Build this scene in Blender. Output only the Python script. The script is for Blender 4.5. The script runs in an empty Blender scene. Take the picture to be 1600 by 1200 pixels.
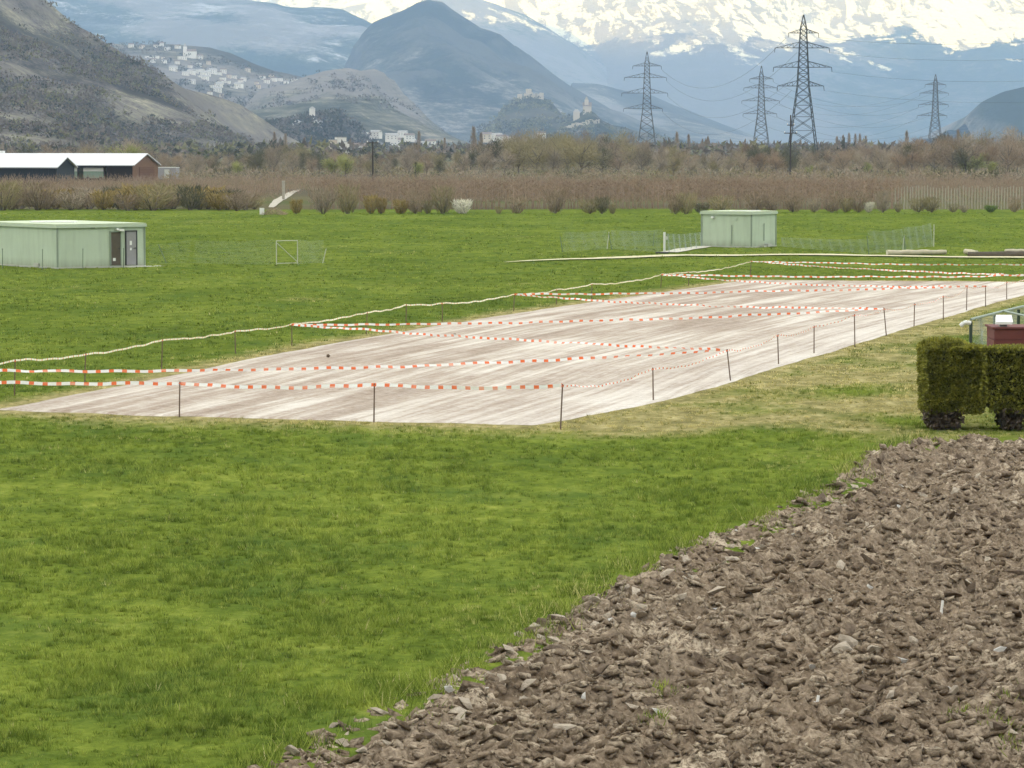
import bpy, math, random
import numpy as np
from mathutils import Vector
random.seed(7); RNG = np.random.default_rng(7)
R = math.radians
sc = bpy.context.scene
# ------------------------------------------------------------------ camera
F, HOR, CH = 5000.0, 225.0, 7.0            # focal length and horizon in photo pixels (1600 wide), eye height in metres
PITCH = math.atan((600 - HOR) / F)
cam = bpy.data.cameras.new('camera'); cam.sensor_width = 36; cam.lens = 36 * F / 1600
cam.clip_start = 0.5; cam.clip_end = 90000
camo = bpy.data.objects.new('camera', cam); sc.collection.objects.link(camo)
camo.location = (0, 0, CH); camo.rotation_euler = (math.pi / 2 - PITCH, 0, 0)
sc.camera = camo
# ------------------------------------------------------------------ sky and sun: evening sun, valley floor in the shade of the range behind
SUN_EL, SUN_AZ = R(4.0), R(197)             # direction TO the sun, clockwise from +Y
w = bpy.data.worlds.new('World'); sc.world = w; w.use_nodes = True
nt = w.node_tree; nt.nodes.clear()
out = nt.nodes.new('ShaderNodeOutputWorld'); bg = nt.nodes.new('ShaderNodeBackground'); bg.inputs[1].default_value = 0.085
sky = nt.nodes.new('ShaderNodeTexSky'); sky.sky_type = 'NISHITA'; sky.sun_disc = False
sky.sun_rotation = SUN_AZ; sky.altitude = 500; sky.air_density = 1.0; sky.dust_density = 2.0
sky.sun_elevation = SUN_EL
geo = nt.nodes.new('ShaderNodeTexCoord'); cn = nt.nodes.new('ShaderNodeTexNoise'); cn.inputs['Scale'].default_value = 3.2; cn.inputs['Detail'].default_value = 6
cr = nt.nodes.new('ShaderNodeValToRGB'); cr.color_ramp.elements[0].position = .34; cr.color_ramp.elements[1].position = .56
cr.color_ramp.elements[0].color = (.25, .25, .25, 1); cr.color_ramp.elements[1].color = (.97, .97, .97, 1)
mx = nt.nodes.new('ShaderNodeMix'); mx.data_type = 'RGBA'; mx.inputs[7].default_value = (2.3, 2.2, 2.1, 1)   # high cloud cover
nt.links.new(geo.outputs['Generated'], cn.inputs['Vector']); nt.links.new(cn.outputs[0], cr.inputs[0])
nt.links.new(cr.outputs[0], mx.inputs[0]); nt.links.new(sky.outputs[0], mx.inputs[6])
nt.links.new(mx.outputs[2], bg.inputs[0]); nt.links.new(bg.outputs[0], out.inputs[0])
sl = bpy.data.lights.new('sun', 'SUN'); sl.energy = 5.0; sl.angle = R(0.53); sl.color = (1.0, .64, .09)
so = bpy.data.objects.new('sun', sl); sc.collection.objects.link(so)
_d = Vector((math.sin(SUN_AZ) * math.cos(SUN_EL), math.cos(SUN_AZ) * math.cos(SUN_EL), math.sin(SUN_EL)))
so.rotation_euler = _d.to_track_quat('Z', 'Y').to_euler()
vs = sc.view_settings; vs.view_transform = 'Standard'; vs.look = 'None'; vs.gamma = 1; vs.exposure = 3.68; vs.use_curve_mapping = False
cy = sc.cycles
cy.use_denoising = True; cy.max_bounces = 6; cy.diffuse_bounces = 3; cy.glossy_bounces = 2; cy.transmission_bounces = 3
cy.volume_bounces = 2; cy.transparent_max_bounces = 8; cy.caustics_reflective = False; cy.caustics_refractive = False
try: cy.denoising_prefilter = 'ACCURATE'
except Exception: pass
# ------------------------------------------------------------------ helpers: projection
cp, sp = math.cos(PITCH), math.sin(PITCH)
def ray(px, py):
    a, b = (px - 800) / F, (600 - py) / F
    return np.array([a, cp + b * sp, -sp + b * cp])
def gp(px, py, z=0.0):                       # point of the level ground seen at a photo pixel
    d = ray(px, py); t = (z - CH) / d[2]; return np.array([d[0] * t, d[1] * t, z])
def atY(px, py, Y):                          # point at depth Y seen at a photo pixel
    d = ray(px, py); t = Y / d[1]; return np.array([d[0] * t, Y, CH + d[2] * t])
# ------------------------------------------------------------------ helpers: noise
def _h(ix, iy, s):
    n = (ix.astype(np.int64) * 374761393 + iy.astype(np.int64) * 668265263 + s * 1442695041) & 0xffffffff
    n = ((n ^ (n >> 13)) * 1274126177) & 0xffffffff
    n = ((n ^ (n >> 15)) * 2246822519) & 0xffffffff
    return ((n ^ (n >> 16)) & 0xffffff) / 16777215.0
def vn(x, y, s=0):
    x = np.asarray(x, float); y = np.asarray(y, float)
    ix, iy = np.floor(x), np.floor(y); fx, fy = x - ix, y - iy
    fx = fx * fx * (3 - 2 * fx); fy = fy * fy * (3 - 2 * fy)
    a, b = _h(ix, iy, s), _h(ix + 1, iy, s); c, d = _h(ix, iy + 1, s), _h(ix + 1, iy + 1, s)
    return (a + (b - a) * fx) * (1 - fy) + (c + (d - c) * fx) * fy
def fbm(x, y, o=4, s=0, g=.5, l=2.03):
    r = 0; a = 1; t = 0
    x = np.asarray(x, float); y = np.asarray(y, float)
    for k in range(o):
        r = r + a * (vn(x, y, s + k * 17) * 2 - 1); t += a; a *= g; x, y = x * l * .96 + y * .55 + 3.1, y * l * .96 - x * .55 + 7.7
    return r / t
def ridged(x, y, o=5, s=0):
    r = 0; a = 1; t = 0
    x = np.asarray(x, float); y = np.asarray(y, float)
    for k in range(o):
        r = r + a * (1 - np.abs(vn(x, y, s + k * 29) * 2 - 1)); t += a; a *= .52; x, y = x * 1.95 + y * .5 + 1.7, y * 1.95 - x * .5 + 9.2
    return r / t
def worley(x, y, s=0):
    ix, iy = np.floor(x), np.floor(y)
    b1 = np.full(x.shape, 9.); b2 = b1.copy(); h1 = b1 * 0; tx = h1.copy(); ty = h1.copy(); dx1 = h1.copy(); dy1 = h1.copy()
    for i in (-1, 0, 1):
        for j in (-1, 0, 1):
            cx, cy_ = ix + i, iy + j
            px, py = cx + _h(cx, cy_, s), cy_ + _h(cx, cy_, s + 5)
            d = np.hypot(x - px, y - py); n = d < b1
            b2 = np.where(n, b1, np.minimum(b2, d))
            h1 = np.where(n, _h(cx, cy_, s + 9), h1); tx = np.where(n, _h(cx, cy_, s + 13) * 2 - 1, tx); ty = np.where(n, _h(cx, cy_, s + 21) * 2 - 1, ty)
            dx1 = np.where(n, x - px, dx1); dy1 = np.where(n, y - py, dy1); b1 = np.where(n, d, b1)
    return b1, b2, h1, tx * dx1 + ty * dy1
def sstep(a, b, x): t = np.clip((x - a) / (b - a), 0, 1); return t * t * (3 - 2 * t)
# ------------------------------------------------------------------ helpers: meshes and objects
COL = sc.collection
def np_mesh(name, V, Fc, mats=(), midx=None, smooth=False, attrs=None, uv=None):
    V = np.asarray(V, np.float32); Fc = np.asarray(Fc, np.int32); k = Fc.shape[1]
    me = bpy.data.meshes.new(name)
    me.vertices.add(len(V)); me.vertices.foreach_set('co', V.ravel())
    me.loops.add(Fc.size); me.loops.foreach_set('vertex_index', Fc.ravel())
    me.polygons.add(len(Fc)); me.polygons.foreach_set('loop_start', np.arange(0, Fc.size, k, dtype=np.int32))
    if midx is not None: me.polygons.foreach_set('material_index', np.asarray(midx, np.int32))
    if smooth: me.polygons.foreach_set('use_smooth', np.ones(len(Fc), bool))
    for m in (mats if isinstance(mats, (list, tuple)) else [mats]): me.materials.append(m)
    for an, av in (attrs or {}).items():
        at = me.attributes.new(an, 'FLOAT', 'POINT'); at.data.foreach_set('value', np.asarray(av, np.float32))
    if uv is not None:
        u = me.uv_layers.new(name='UVMap'); u.data.foreach_set('uv', np.asarray(uv, np.float32)[Fc.ravel()].ravel())
    me.update(calc_edges=True); me.validate()
    return me
class MB:                                    # collects quads and triangles of ONE mesh
    def __init__(s): s.v = []; s.f = []; s.m = []
    def add(s, vs_, fs, m=0):
        b = len(s.v); s.v += [tuple(p) for p in vs_]
        for f in fs: s.f.append(tuple(b + i for i in f)); s.m.append(m)
    def box(s, c, d, rz=0, m=0, top=None):
        cx, cy_, cz = c; x, y, z = d[0] / 2, d[1] / 2, d[2] / 2; co, si = math.cos(rz), math.sin(rz); P = []
        for k, sz in ((0, -z), (1, z)):
            f = 1 if (k == 0 or top is None) else top
            for a, b in ((-x, -y), (x, -y), (x, y), (-x, y)): P.append((cx + (a * co - b * si) * f, cy_ + (a * si + b * co) * f, cz + sz))
        s.add(P, [(0, 3, 2, 1), (4, 5, 6, 7), (0, 1, 5, 4), (1, 2, 6, 5), (2, 3, 7, 6), (3, 0, 4, 7)], m); return s
    def tube(s, p0, p1, r0, r1=None, n=5, m=0, cap=True):
        r1 = r0 if r1 is None else r1; p0, p1 = Vector(p0), Vector(p1); d = (p1 - p0)
        if d.length < 1e-6: return s
        d.normalize(); a = d.orthogonal().normalized(); b = d.cross(a); P = []
        for p, r in ((p0, r0), (p1, r1)):
            for i in range(n):
                t = 2 * math.pi * i / n; P.append(p + a * (r * math.cos(t)) + b * (r * math.sin(t)))
        fs = [(i, (i + 1) % n, n + (i + 1) % n, n + i) for i in range(n)]
        if cap: fs += [tuple(range(n - 1, -1, -1)), tuple(range(n, 2 * n))]
        s.add(P, fs, m); return s
    def path(s, pts, r, n=5, m=0):
        for a, b in zip(pts[:-1], pts[1:]): s.tube(a, b, r, r, n, m)
        return s
    def mesh(s, name, mats, smooth=False):
        me = bpy.data.meshes.new(name); me.from_pydata(s.v, [], s.f)
        for m in (mats if isinstance(mats, (list, tuple)) else [mats]): me.materials.append(m)
        me.polygons.foreach_set('material_index', s.m)
        if smooth: me.polygons.foreach_set('use_smooth', [True] * len(s.f))
        me.update(); return me
    def obj(s, name, mats, parent=None, smooth=False, loc=None):
        return link(name, s.mesh(name, mats, smooth), parent, loc)
def link(name, me, parent=None, loc=None):
    o = bpy.data.objects.new(name, me); COL.objects.link(o)
    if parent is not None: o.parent = parent
    if loc is not None: o.location = loc
    return o
def tag(o, label=None, cat=None, group=None, kind=None):
    if label: o['label'] = label
    if cat: o['category'] = cat
    if group: o['group'] = group
    if kind: o['kind'] = kind
    return o
def thing(name, label, cat, loc=(0, 0, 0), rz=0, group=None):
    o = bpy.data.objects.new(name, None); COL.objects.link(o); o.location = loc; o.rotation_euler = (0, 0, rz); o.empty_display_size = .2
    return tag(o, label, cat, group)
ORD = ['', 'first', 'second', 'third', 'fourth', 'fifth', 'sixth', 'seventh', 'eighth', 'ninth', 'tenth', 'eleventh', 'twelfth', 'thirteenth',
       'fourteenth', 'fifteenth', 'sixteenth', 'seventeenth', 'eighteenth', 'nineteenth', 'twentieth', 'twenty-first', 'twenty-second', 'twenty-third', 'twenty-fourth', 'twenty-fifth']
# ------------------------------------------------------------------ helpers: materials
class NT:
    def __init__(s, name):
        s.m = bpy.data.materials.new(name); s.m.use_nodes = True; s.t = s.m.node_tree; s.t.nodes.clear()
        s.o = s.t.nodes.new('ShaderNodeOutputMaterial'); s.c = None
    def n(s, t, **k):
        nd = s.t.nodes.new(t)
        for a, b in k.items(): setattr(nd, a, b)
        return nd
    def put(s, sock, v):
        if hasattr(v, 'is_linked') or isinstance(v, bpy.types.NodeSocket): s.t.links.new(v, sock)
        elif isinstance(v, (tuple, list)) and len(v) == 3 and sock.type == 'RGBA': sock.default_value = (*v, 1)
        else: sock.default_value = v
    def coord(s, which='Object', scale=(1, 1, 1), rot=(0, 0, 0)):
        if s.c is None: s.c = s.n('ShaderNodeTexCoord')
        mp = s.n('ShaderNodeMapping'); mp.inputs['Scale'].default_value = scale; mp.inputs['Rotation'].default_value = rot
        s.t.links.new(s.c.outputs[which], mp.inputs[0]); return mp.outputs[0]
    def stretch(s, scale, rot):             # coordinates turned first, then stretched
        o_ = s.coord('Object', scale, rot); o_.node.vector_type = 'TEXTURE'; return o_
    def noise(s, scale=1, detail=4, rough=.55, co=None, dist=0):
        nd = s.n('ShaderNodeTexNoise'); nd.inputs['Scale'].default_value = scale; nd.inputs['Detail'].default_value = detail
        nd.inputs['Roughness'].default_value = rough; nd.inputs['Distortion'].default_value = dist
        s.t.links.new(co if co is not None else s.coord(), nd.inputs['Vector']); return nd.outputs[0]
    def ramp(s, fac, *st, interp='LINEAR'):
        nd = s.n('ShaderNodeValToRGB'); cr_ = nd.color_ramp; cr_.interpolation = interp
        while len(cr_.elements) < len(st): cr_.elements.new(.5)
        for e, (p, c) in zip(cr_.elements, st):
            e.position = p; e.color = (*c, 1) if isinstance(c, (tuple, list)) else (c, c, c, 1)
        s.put(nd.inputs[0], fac); return nd.outputs[0]
    def mix(s, f, a, b, mode='MIX'):
        nd = s.n('ShaderNodeMix', data_type='RGBA', blend_type=mode); s.put(nd.inputs[0], f); s.put(nd.inputs[6], a); s.put(nd.inputs[7], b); return nd.outputs[2]
    def math(s, op, a, b=0.0, c=None):
        nd = s.n('ShaderNodeMath', operation=op); s.put(nd.inputs[0], a); s.put(nd.inputs[1], b)
        if c is not None: s.put(nd.inputs[2], c)
        return nd.outputs[0]
    def attr(s, name): return s.n('ShaderNodeAttribute', attribute_name=name).outputs['Fac']
    def rnd(s): return s.n('ShaderNodeObjectInfo').outputs['Random']
    def nz(s):
        g = s.n('ShaderNodeNewGeometry'); x = s.n('ShaderNodeSeparateXYZ'); s.t.links.new(g.outputs['Normal'], x.inputs[0]); return x.outputs
    def pos(s):
        g = s.n('ShaderNodeNewGeometry'); x = s.n('ShaderNodeSeparateXYZ'); s.t.links.new(g.outputs['Position'], x.inputs[0]); return x.outputs
    def bump(s, h, st=.3, d=.05):
        nd = s.n('ShaderNodeBump'); nd.inputs['Strength'].default_value = st; nd.inputs['Distance'].default_value = d; s.put(nd.inputs['Height'], h); return nd.outputs[0]
    def done(s, col, rough=.85, bump=None, spec=.25, metal=0, trans=0):
        b = s.n('ShaderNodeBsdfPrincipled'); s.put(b.inputs['Base Color'], col); s.put(b.inputs['Roughness'], rough)
        b.inputs['Specular IOR Level'].default_value = spec; b.inputs['Metallic'].default_value = metal
        if bump is not None: s.t.links.new(bump, b.inputs['Normal'])
        sh = b.outputs[0]
        if trans:
            tr = s.n('ShaderNodeBsdfTranslucent'); s.put(tr.inputs[0], col); ms = s.n('ShaderNodeMixShader'); ms.inputs[0].default_value = trans
            s.t.links.new(b.outputs[0], ms.inputs[1]); s.t.links.new(tr.outputs[0], ms.inputs[2]); sh = ms.outputs[0]
        s.t.links.new(sh, s.o.inputs[0]); return s.m
def plain(name, col, rough=.8, var=.25, scale=2.0, spec=.25, metal=0, bump=0, objvar=0):
    n = NT(name); f = n.noise(scale, 5)
    c = n.mix(f, tuple(x * (1 - var) for x in col), tuple(min(1, x * (1 + var)) for x in col))
    if objvar:
        c = n.mix(n.math('MULTIPLY', n.rnd(), objvar), c, tuple(x * .45 for x in col))
    return n.done(c, rough, n.bump(f, bump) if bump else None, spec, metal)

# ------------------------------------------------------------------ ground shape
def poly_px(pts): return np.array([gp(*p)[:2] for p in pts])
SAND_L = poly_px([(-30, 645), (0, 640), (190, 603), (360, 566), (500, 540), (640, 515), (800, 490), (1000, 461), (1090, 449), (1165, 438)])
SAND_R = poly_px([(840, 667), (905, 655), (1020, 633), (1140, 602), (1216, 577), (1300, 553), (1430, 513), (1540, 480), (1600, 463), (1690, 441)])
def along(P, n):
    d = np.r_[0, np.cumsum(np.hypot(*np.diff(P, axis=0).T))]; t = np.linspace(0, d[-1], n)
    return np.stack([np.interp(t, d, P[:, 0]), np.interp(t, d, P[:, 1])], 1)
SAND_POLY = np.r_[SAND_L, SAND_R[::-1]]
SOIL_EDGE = poly_px([(250, 1262), (390, 1200), (500, 1148), (640, 1084), (760, 1020), (850, 968), (960, 905), (1060, 858), (1200, 796), (1290, 750), (1330, 712), (1430, 684), (1520, 681), (1640, 684), (1720, 684), (1900, 686)])
SOIL_POLY = np.r_[SOIL_EDGE, poly_px([(2500, 700), (2500, 1300), (250, 1300)])]
def sdist(P, x, y):                          # signed distance to a polygon, negative inside
    d = np.full(x.shape, 1e9); ins = np.zeros(x.shape, bool); n = len(P)
    for i in range(n):
        ax, ay = P[i]; bx, by = P[(i + 1) % n]; ex, ey = bx - ax, by - ay; L = ex * ex + ey * ey + 1e-12
        t = np.clip(((x - ax) * ex + (y - ay) * ey) / L, 0, 1); d = np.minimum(d, np.hypot(x - ax - t * ex, y - ay - t * ey))
        c = ((ay > y) != (by > y)) & (x < (bx - ax) * (y - ay) / (by - ay + 1e-12) + ax); ins ^= c
    return np.where(ins, -d, d)
def gz(x, y):
    x = np.asarray(x, float); y = np.asarray(y, float)
    a = .10 * fbm(x / 14, y / 22, 2, 3) + .05 * fbm(x / 4.5, y / 6, 2, 8)
    return a * sstep(15, 40, y) * (1 - sstep(330, 420, y)) * (.25 + .75 * sstep(0, 6, sdist(SAND_POLY, x, y)))
def gpt(px, py):                             # point on the uneven ground
    p = gp(px, py); p[2] = float(gz(p[0], p[1])); return p
def dryness(x, y):
    s = sdist(SAND_POLY, x, y); n = fbm(x / 3.2, y / 5, 4, 40); n2 = fbm(x / 9, y / 16, 3, 44)
    band = np.exp(-np.maximum(s, 0) / 1.3) * .95
    # the worn strip right of the sand, up to the hedge and the plough line
    ax = np.interp(y, SAND_R[:, 1], SAND_R[:, 0]); rightside = sstep(-.5, 1.5, x - ax) * sstep(72, 80, y) * (1 - sstep(165, 185, y))
    nearend = sstep(69, 76, y - .3 * x * 0) * (1 - sstep(84, 90, y)) * np.exp(-np.maximum(s, 0) / 3.0)
    d = np.maximum(band, rightside * np.clip(.55 + .7 * n + .35 * n2, .12, 1)); d = np.maximum(d, nearend * .8)
    d = np.maximum(d, .28 * sstep(.25, .6, n2))
    return np.clip(d + .16 * n, 0, 1)

# ------------------------------------------------------------------ materials: ground
def grass_color(n, co=None, far=False):
    co = n.coord()
    big = n.noise(.11, 4, .6, n.coord(scale=(1, .55, 1))); mid = n.noise(1.3, 5, .66, n.coord(scale=(1, .6, 1))); fine = n.noise(6.0, 4, .7)
    f = n.math('ADD', n.math('MULTIPLY', big, .34), n.math('ADD', n.math('MULTIPLY', mid, .42), n.math('MULTIPLY', fine, .24)))
    f = n.math('MULTIPLY_ADD', f, 1.75, -.375)
    c = n.ramp(f, (.22, (.036, .054, .010)), (.40, (.098, .138, .022)), (.54, (.158, .204, .033)), (.70, (.272, .305, .060)))
    py_ = n.pos()[1]; c = n.mix(n.ramp(n.math('MULTIPLY', py_, .01), (.80, 0.), (1.0, .42)), c, n.mix(f, (.060, .092, .016), (.135, .175, .034)))   # the far meadow is a deeper green sward
    blue = n.noise(.35, 3, .5, n.coord(scale=(1, .7, 1)))
    c = n.mix(n.math('MULTIPLY', n.ramp(blue, (.5, 0.), (.68, 1.)), .55), c, (.070, .120, .026))
    return c, fine
def ground_mat():
    n = NT('meadow_ground'); c, fine = grass_color(n)
    dry = n.attr('dry'); dn = n.noise(1.6, 5, .7, n.coord(scale=(1, .5, 1)))
    dc = n.ramp(dn, (.3, (.13, .12, .05)), (.5, (.27, .24, .10)), (.68, (.45, .39, .19)))
    c = n.mix(n.ramp(n.math('ADD', dry, n.math('MULTIPLY', n.math('SUBTRACT', dn, .5), .5)), (.28, 0.), (.75, 1.)), c, dc)
    p = n.pos(); far = n.ramp(n.math('MULTIPLY', n.math('SUBTRACT', p[1], 343), .25), (0., 0.), (1., 1.))
    fn = n.noise(.012, 4, .6); fc = n.ramp(fn, (.35, (.10, .085, .06)), (.5, (.13, .12, .065)), (.65, (.09, .11, .045)))
    c = n.mix(far, c, fc)
    return n.done(c, .95, n.bump(n.noise(5, 6, .7), .9, .12), 0.)
def grass_mat(name, gain=1.0):
    n = NT(name); c, fine = grass_color(n)
    dry = n.attr('dry'); tip = n.attr('tip'); rn = n.attr('rnd')
    dc = n.ramp(rn, (0., (.17, .15, .055)), (.5, (.33, .29, .115)), (1., (.54, .46, .22)))
    c = n.mix(n.ramp(rn, (.5, 0.), (1., .75)), c, (.30, .33, .075)); c = n.mix(n.ramp(rn, (0., .7), (.45, 0.)), c, (.028, .044, .008)); c = n.mix(n.ramp(rn, (.955, 0.), (.97, .8)), c, (.42, .36, .19))
    c = n.mix(n.ramp(n.math('ADD', dry, n.math('MULTIPLY', n.math('SUBTRACT', rn, .5), .6)), (.35, 0.), (.75, 1.)), c, dc)
    c = n.mix(1.0, c, (gain, gain, gain), 'MULTIPLY')
    return n.done(c, .9, None, 0., trans=.3)
M_GROUND = ground_mat(); M_GRASS = grass_mat('grass_blade', 1.45)
def sand_mat():
    n = NT('raked_sand'); uvn = n.coord('UV', (1, 1, 1))
    s1 = n.noise(1.0, 5, .62, n.coord('UV', (1.15, .045, 1)), .3); s2 = n.noise(1.0, 4, .6, n.coord('UV', (3.6, .10, 1)), .2)
    big = n.noise(.16, 3, .5, uvn)
    f = n.math('ADD', n.math('MULTIPLY', s1, .5), n.math('ADD', n.math('MULTIPLY', s2, .28), n.math('MULTIPLY', big, .22))); f = n.math('MULTIPLY_ADD', f, 1.45, -.235)
    c = n.ramp(f, (.36, (.215, .152, .104)), (.46, (.325, .255, .195)), (.53, (.46, .40, .33)), (.62, (.66, .615, .54)))
    e = n.attr('edge'); c = n.mix(n.math('MULTIPLY', e, n.ramp(s2, (.3, .2), (.6, 1.))), c, (.70, .66, .60))
    g = n.noise(9, 4, .7, uvn); c = n.mix(.20, c, n.ramp(g, (.38, (.2, .15, .11)), (.62, (.72, .67, .6)))); g2 = n.noise(2.2, 6, .75, uvn); c = n.mix(.20, c, n.ramp(g2, (.40, (.24, .18, .14)), (.60, (.66, .62, .56))))
    return n.done(c, .95, n.bump(n.math('ADD', n.math('MULTIPLY', s2, .5), g), .5, .04), 0.)
M_SAND = sand_mat()
def soil_mat():
    n = NT('ploughed_soil'); co = n.coord()
    a = n.noise(2.2, 6, .7); b = n.noise(14, 5, .7); d = n.attr('pale')
    c = n.ramp(n.math('ADD', n.math('MULTIPLY', a, .55), n.math('MULTIPLY', b, .45)), (.36, (.058, .041, .026)), (.46, (.155, .115, .078)), (.56, (.285, .221, .156)), (.66, (.48, .39, .285)))
    g0 = n.noise(.33, 4, .6); c = n.mix(n.ramp(g0, (.42, .0), (.68, .28)), c, n.mix(b, (.14, .108, .076), (.36, .30, .225)))
    c = n.mix(n.math('MULTIPLY', d, n.ramp(b, (.42, .0), (.58, 1.))), c, (.50, .415, .305))
    return n.done(c, .95, n.bump(n.noise(26, 5, .75), .8, .03), 0.)
M_SOIL = soil_mat()

# ------------------------------------------------------------------ setting: ground sheet
def axis(segs):
    r = []
    for a, b, n in segs: r += list(np.linspace(a, b, n, endpoint=False))
    return np.array(r + [segs[-1][1]])
gx = np.r_[-np.geomspace(60000, 46, 26)[:-1], np.linspace(-46, 46, 132), np.geomspace(46, 60000, 26)[1:]]
gy = np.r_[-np.geomspace(24000, 10, 14), axis([(0, 30, 12), (30, 130, 145), (130, 360, 150)]), np.geomspace(360, 60000, 30)[1:]]
GX, GY = np.meshgrid(gx, gy); gxf, gyf = GX.ravel(), GY.ravel()
zz = gz(gxf, gyf)
near = (gyf > 20) & (gyf < 400)
sd = np.where(near, sdist(SAND_POLY, gxf, gyf), 99); so_ = np.where(near, sdist(SOIL_POLY, gxf, gyf), 99)
zz = zz - .10 * sstep(-.6, -2.2, sd) - .15 * sstep(-.4, -1.5, so_)
def quads(nx, ny):
    i = np.arange(nx - 1); j = np.arange(ny - 1); I, J = np.meshgrid(i, j); a = (J * nx + I).ravel()
    return np.stack([a, a + 1, a + nx + 1, a + nx], 1)
dry = np.where(near, dryness(gxf, gyf), 0)
tag(link('ground', np_mesh('ground', np.stack([gxf, gyf, zz], 1), quads(len(gx), len(gy)), M_GROUND, smooth=True, attrs={'dry': dry})), kind='structure')
# ------------------------------------------------------------------ setting: sand court
nu, nv = 60, 150
Lc, Rc = along(SAND_L, nv), along(SAND_R, nv)
U = np.linspace(0, 1, nu)
# rows run from near to far end
cx = Lc[:, None, 0] * (1 - U) + Rc[:, None, 0] * U; cyy = Lc[:, None, 1] * (1 - U) + Rc[:, None, 1] * U
wob = .16 * fbm(cx / .7, cyy / 1.5, 3, 77)
edge = np.minimum(U, 1 - U)[None, :] * np.ones_like(cx); wd = np.hypot(Rc[:, 0] - Lc[:, 0], Rc[:, 1] - Lc[:, 1])[:, None]
em = np.exp(-(edge * wd) / .8); cx = cx + wob * em
vdist = np.linspace(0, 1, nv); em2 = np.exp(-np.minimum(vdist, 1 - vdist) * 95 / 1.2)[:, None]; cyy = cyy + .5 * fbm(cx / 1.6, cyy * 0, 3, 5) * em2
px_, py_ = cx.ravel(), cyy.ravel()
cz = gz(px_, py_) + .035 + .02 * fbm((U[None, :] * wd).ravel() / .5, np.repeat(vdist * 90, nu) / 9, 3, 90) * 1.0
ring = np.zeros((nv, nu), bool); ring[0] = ring[-1] = True; ring[:, 0] = ring[:, -1] = True; cz = cz - .13 * ring.ravel()
uvs = np.stack([(U[None, :] * wd).ravel(), np.repeat(vdist * 95, nu)], 1)
tag(link('sand_court', np_mesh('sand_court', np.stack([px_, py_, cz], 1), quads(nu, nv), M_SAND, smooth=True,
     attrs={'edge': (np.exp(-((1 - U)[None, :] * wd) / 3.2) * .95 + np.exp(-(U[None, :] * wd) / .9) * .5).clip(0, 1).ravel()}, uv=uvs)), kind='structure')
# pale footpath running across behind the court and the slab beside the small hut
def strip(name, pts, width, mat, lift=.02, wob_=.1, n=120, seed=1):
    P = along(np.array([gp(*p)[:2] for p in pts]), n); T = np.gradient(P, axis=0); T /= np.hypot(T[:, 0], T[:, 1])[:, None]; Nn = np.stack([-T[:, 1], T[:, 0]], 1)
    t = np.arange(n); V = []; k = 5
    wv = width if np.ndim(width) else np.full(n, width)
    for i in range(k):
        u = i / (k - 1) - .5; Q = P + Nn * (u * wv)[:, None] + Nn * (wob_ * fbm(t / 4.0, t * 0 + i, 2, seed + (i > 2) * 7))[:, None] * (1 if i in (0, k - 1) else 0)
        V.append(np.c_[Q, gz(Q[:, 0], Q[:, 1]) + lift])
    V = np.stack(V, 1).reshape(-1, 3)
    return link(name, np_mesh(name, V, quads(k, n), mat, smooth=True))
M_PATH = plain('dry_path', (.56, .51, .32), .95, .3, 1.2)
tag(strip('footpath', [(790, 413), (860, 409), (960, 405), (1060, 401), (1200, 400.5), (1400, 402), (1640, 404)], np.interp(np.arange(120), [0, 25, 60, 120], [.25, 1.3, 2.8, 2.4]), M_PATH, .07), kind='structure')
M_CONC = plain('pale_concrete', (.52, .49, .40), .9, .2, 1.5)
tag(strip('concrete_path', [(1045, 395.5), (1070, 389), (1100, 385)], 1.2, M_CONC, .05, .03, 30), kind='structure')
M_TRACK = plain('chalk_track', (.40, .365, .30), .95, .2, .6)
tag(strip('farm_track', [(424, 324), (434, 314), (447, 307), (456, 301), (466, 297)], np.interp(np.arange(60), [0, 20, 35, 60], [.6, 1.3, 1.2, .9]), M_TRACK, .06, .08, 60), kind='structure')
# ------------------------------------------------------------------ setting: ploughed soil
sx = np.arange(-5.2, 18.2, .046); sy = np.arange(33.2, 79.5, .058)
SX, SY = np.meshgrid(sx, sy); a_, b_ = SX.ravel(), SY.ravel()
inside = sdist(SOIL_POLY, a_, b_)
wig = .32 * fbm(a_ / .9, b_ / .9, 4, 61); inn = inside + wig
vis = (a_ > -b_ * .17 - .9) & (a_ < b_ * .17 + 4.6)
def soil_z(x, y, s):
    fd = np.array([.30, .954]); u = x * fd[1] - y * fd[0]; v = x * fd[0] + y * fd[1]      # furrows run up towards the right
    qx = x + .10 * fbm(x / .3, y / .3, 2, 12); qy = y + .10 * fbm(x / .3, y / .3, 2, 15)
    d1, d2, h1, t1 = worley(qx / .42, qy / .50, 3); e1 = sstep(0, .16, d2 - d1)
    d3, d4, h2, t2 = worley(qx / .17, qy / .21, 8); e2 = sstep(0, .15, d4 - d3)
    z = .05 * (h1 * e1) + .07 * t1 * e1 + .075 * h2 * e2 + .10 * t2 * e2 + .08 * fbm(x / .10, y / .10, 3, 33) + .08 * fbm(x / 1.3, y / 1.9, 3, 37) + .10 * np.sin(u * 2 * math.pi / 1.25 + 1.5 * fbm(x / 3, y / 3, 2, 4))
    lift = sstep(.2, -.9, s)
    return gz(x, y) - .08 + lift * (.045 + z), h1
m1 = vis & (inn < .25)
idx = -np.ones(len(a_), int); idx[m1] = np.arange(m1.sum())
sz, hh = soil_z(a_[m1], b_[m1], inn[m1])
Q = quads(len(sx), len(sy)); Q = idx[Q]; Q = Q[(Q >= 0).all(1)]
pale = np.clip(sstep(.55, .95, hh) * (.35 + .9 * sstep(-.1, .5, fbm(a_[m1] / 2.2, b_[m1] / 4, 3, 52))), 0, 1)
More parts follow.
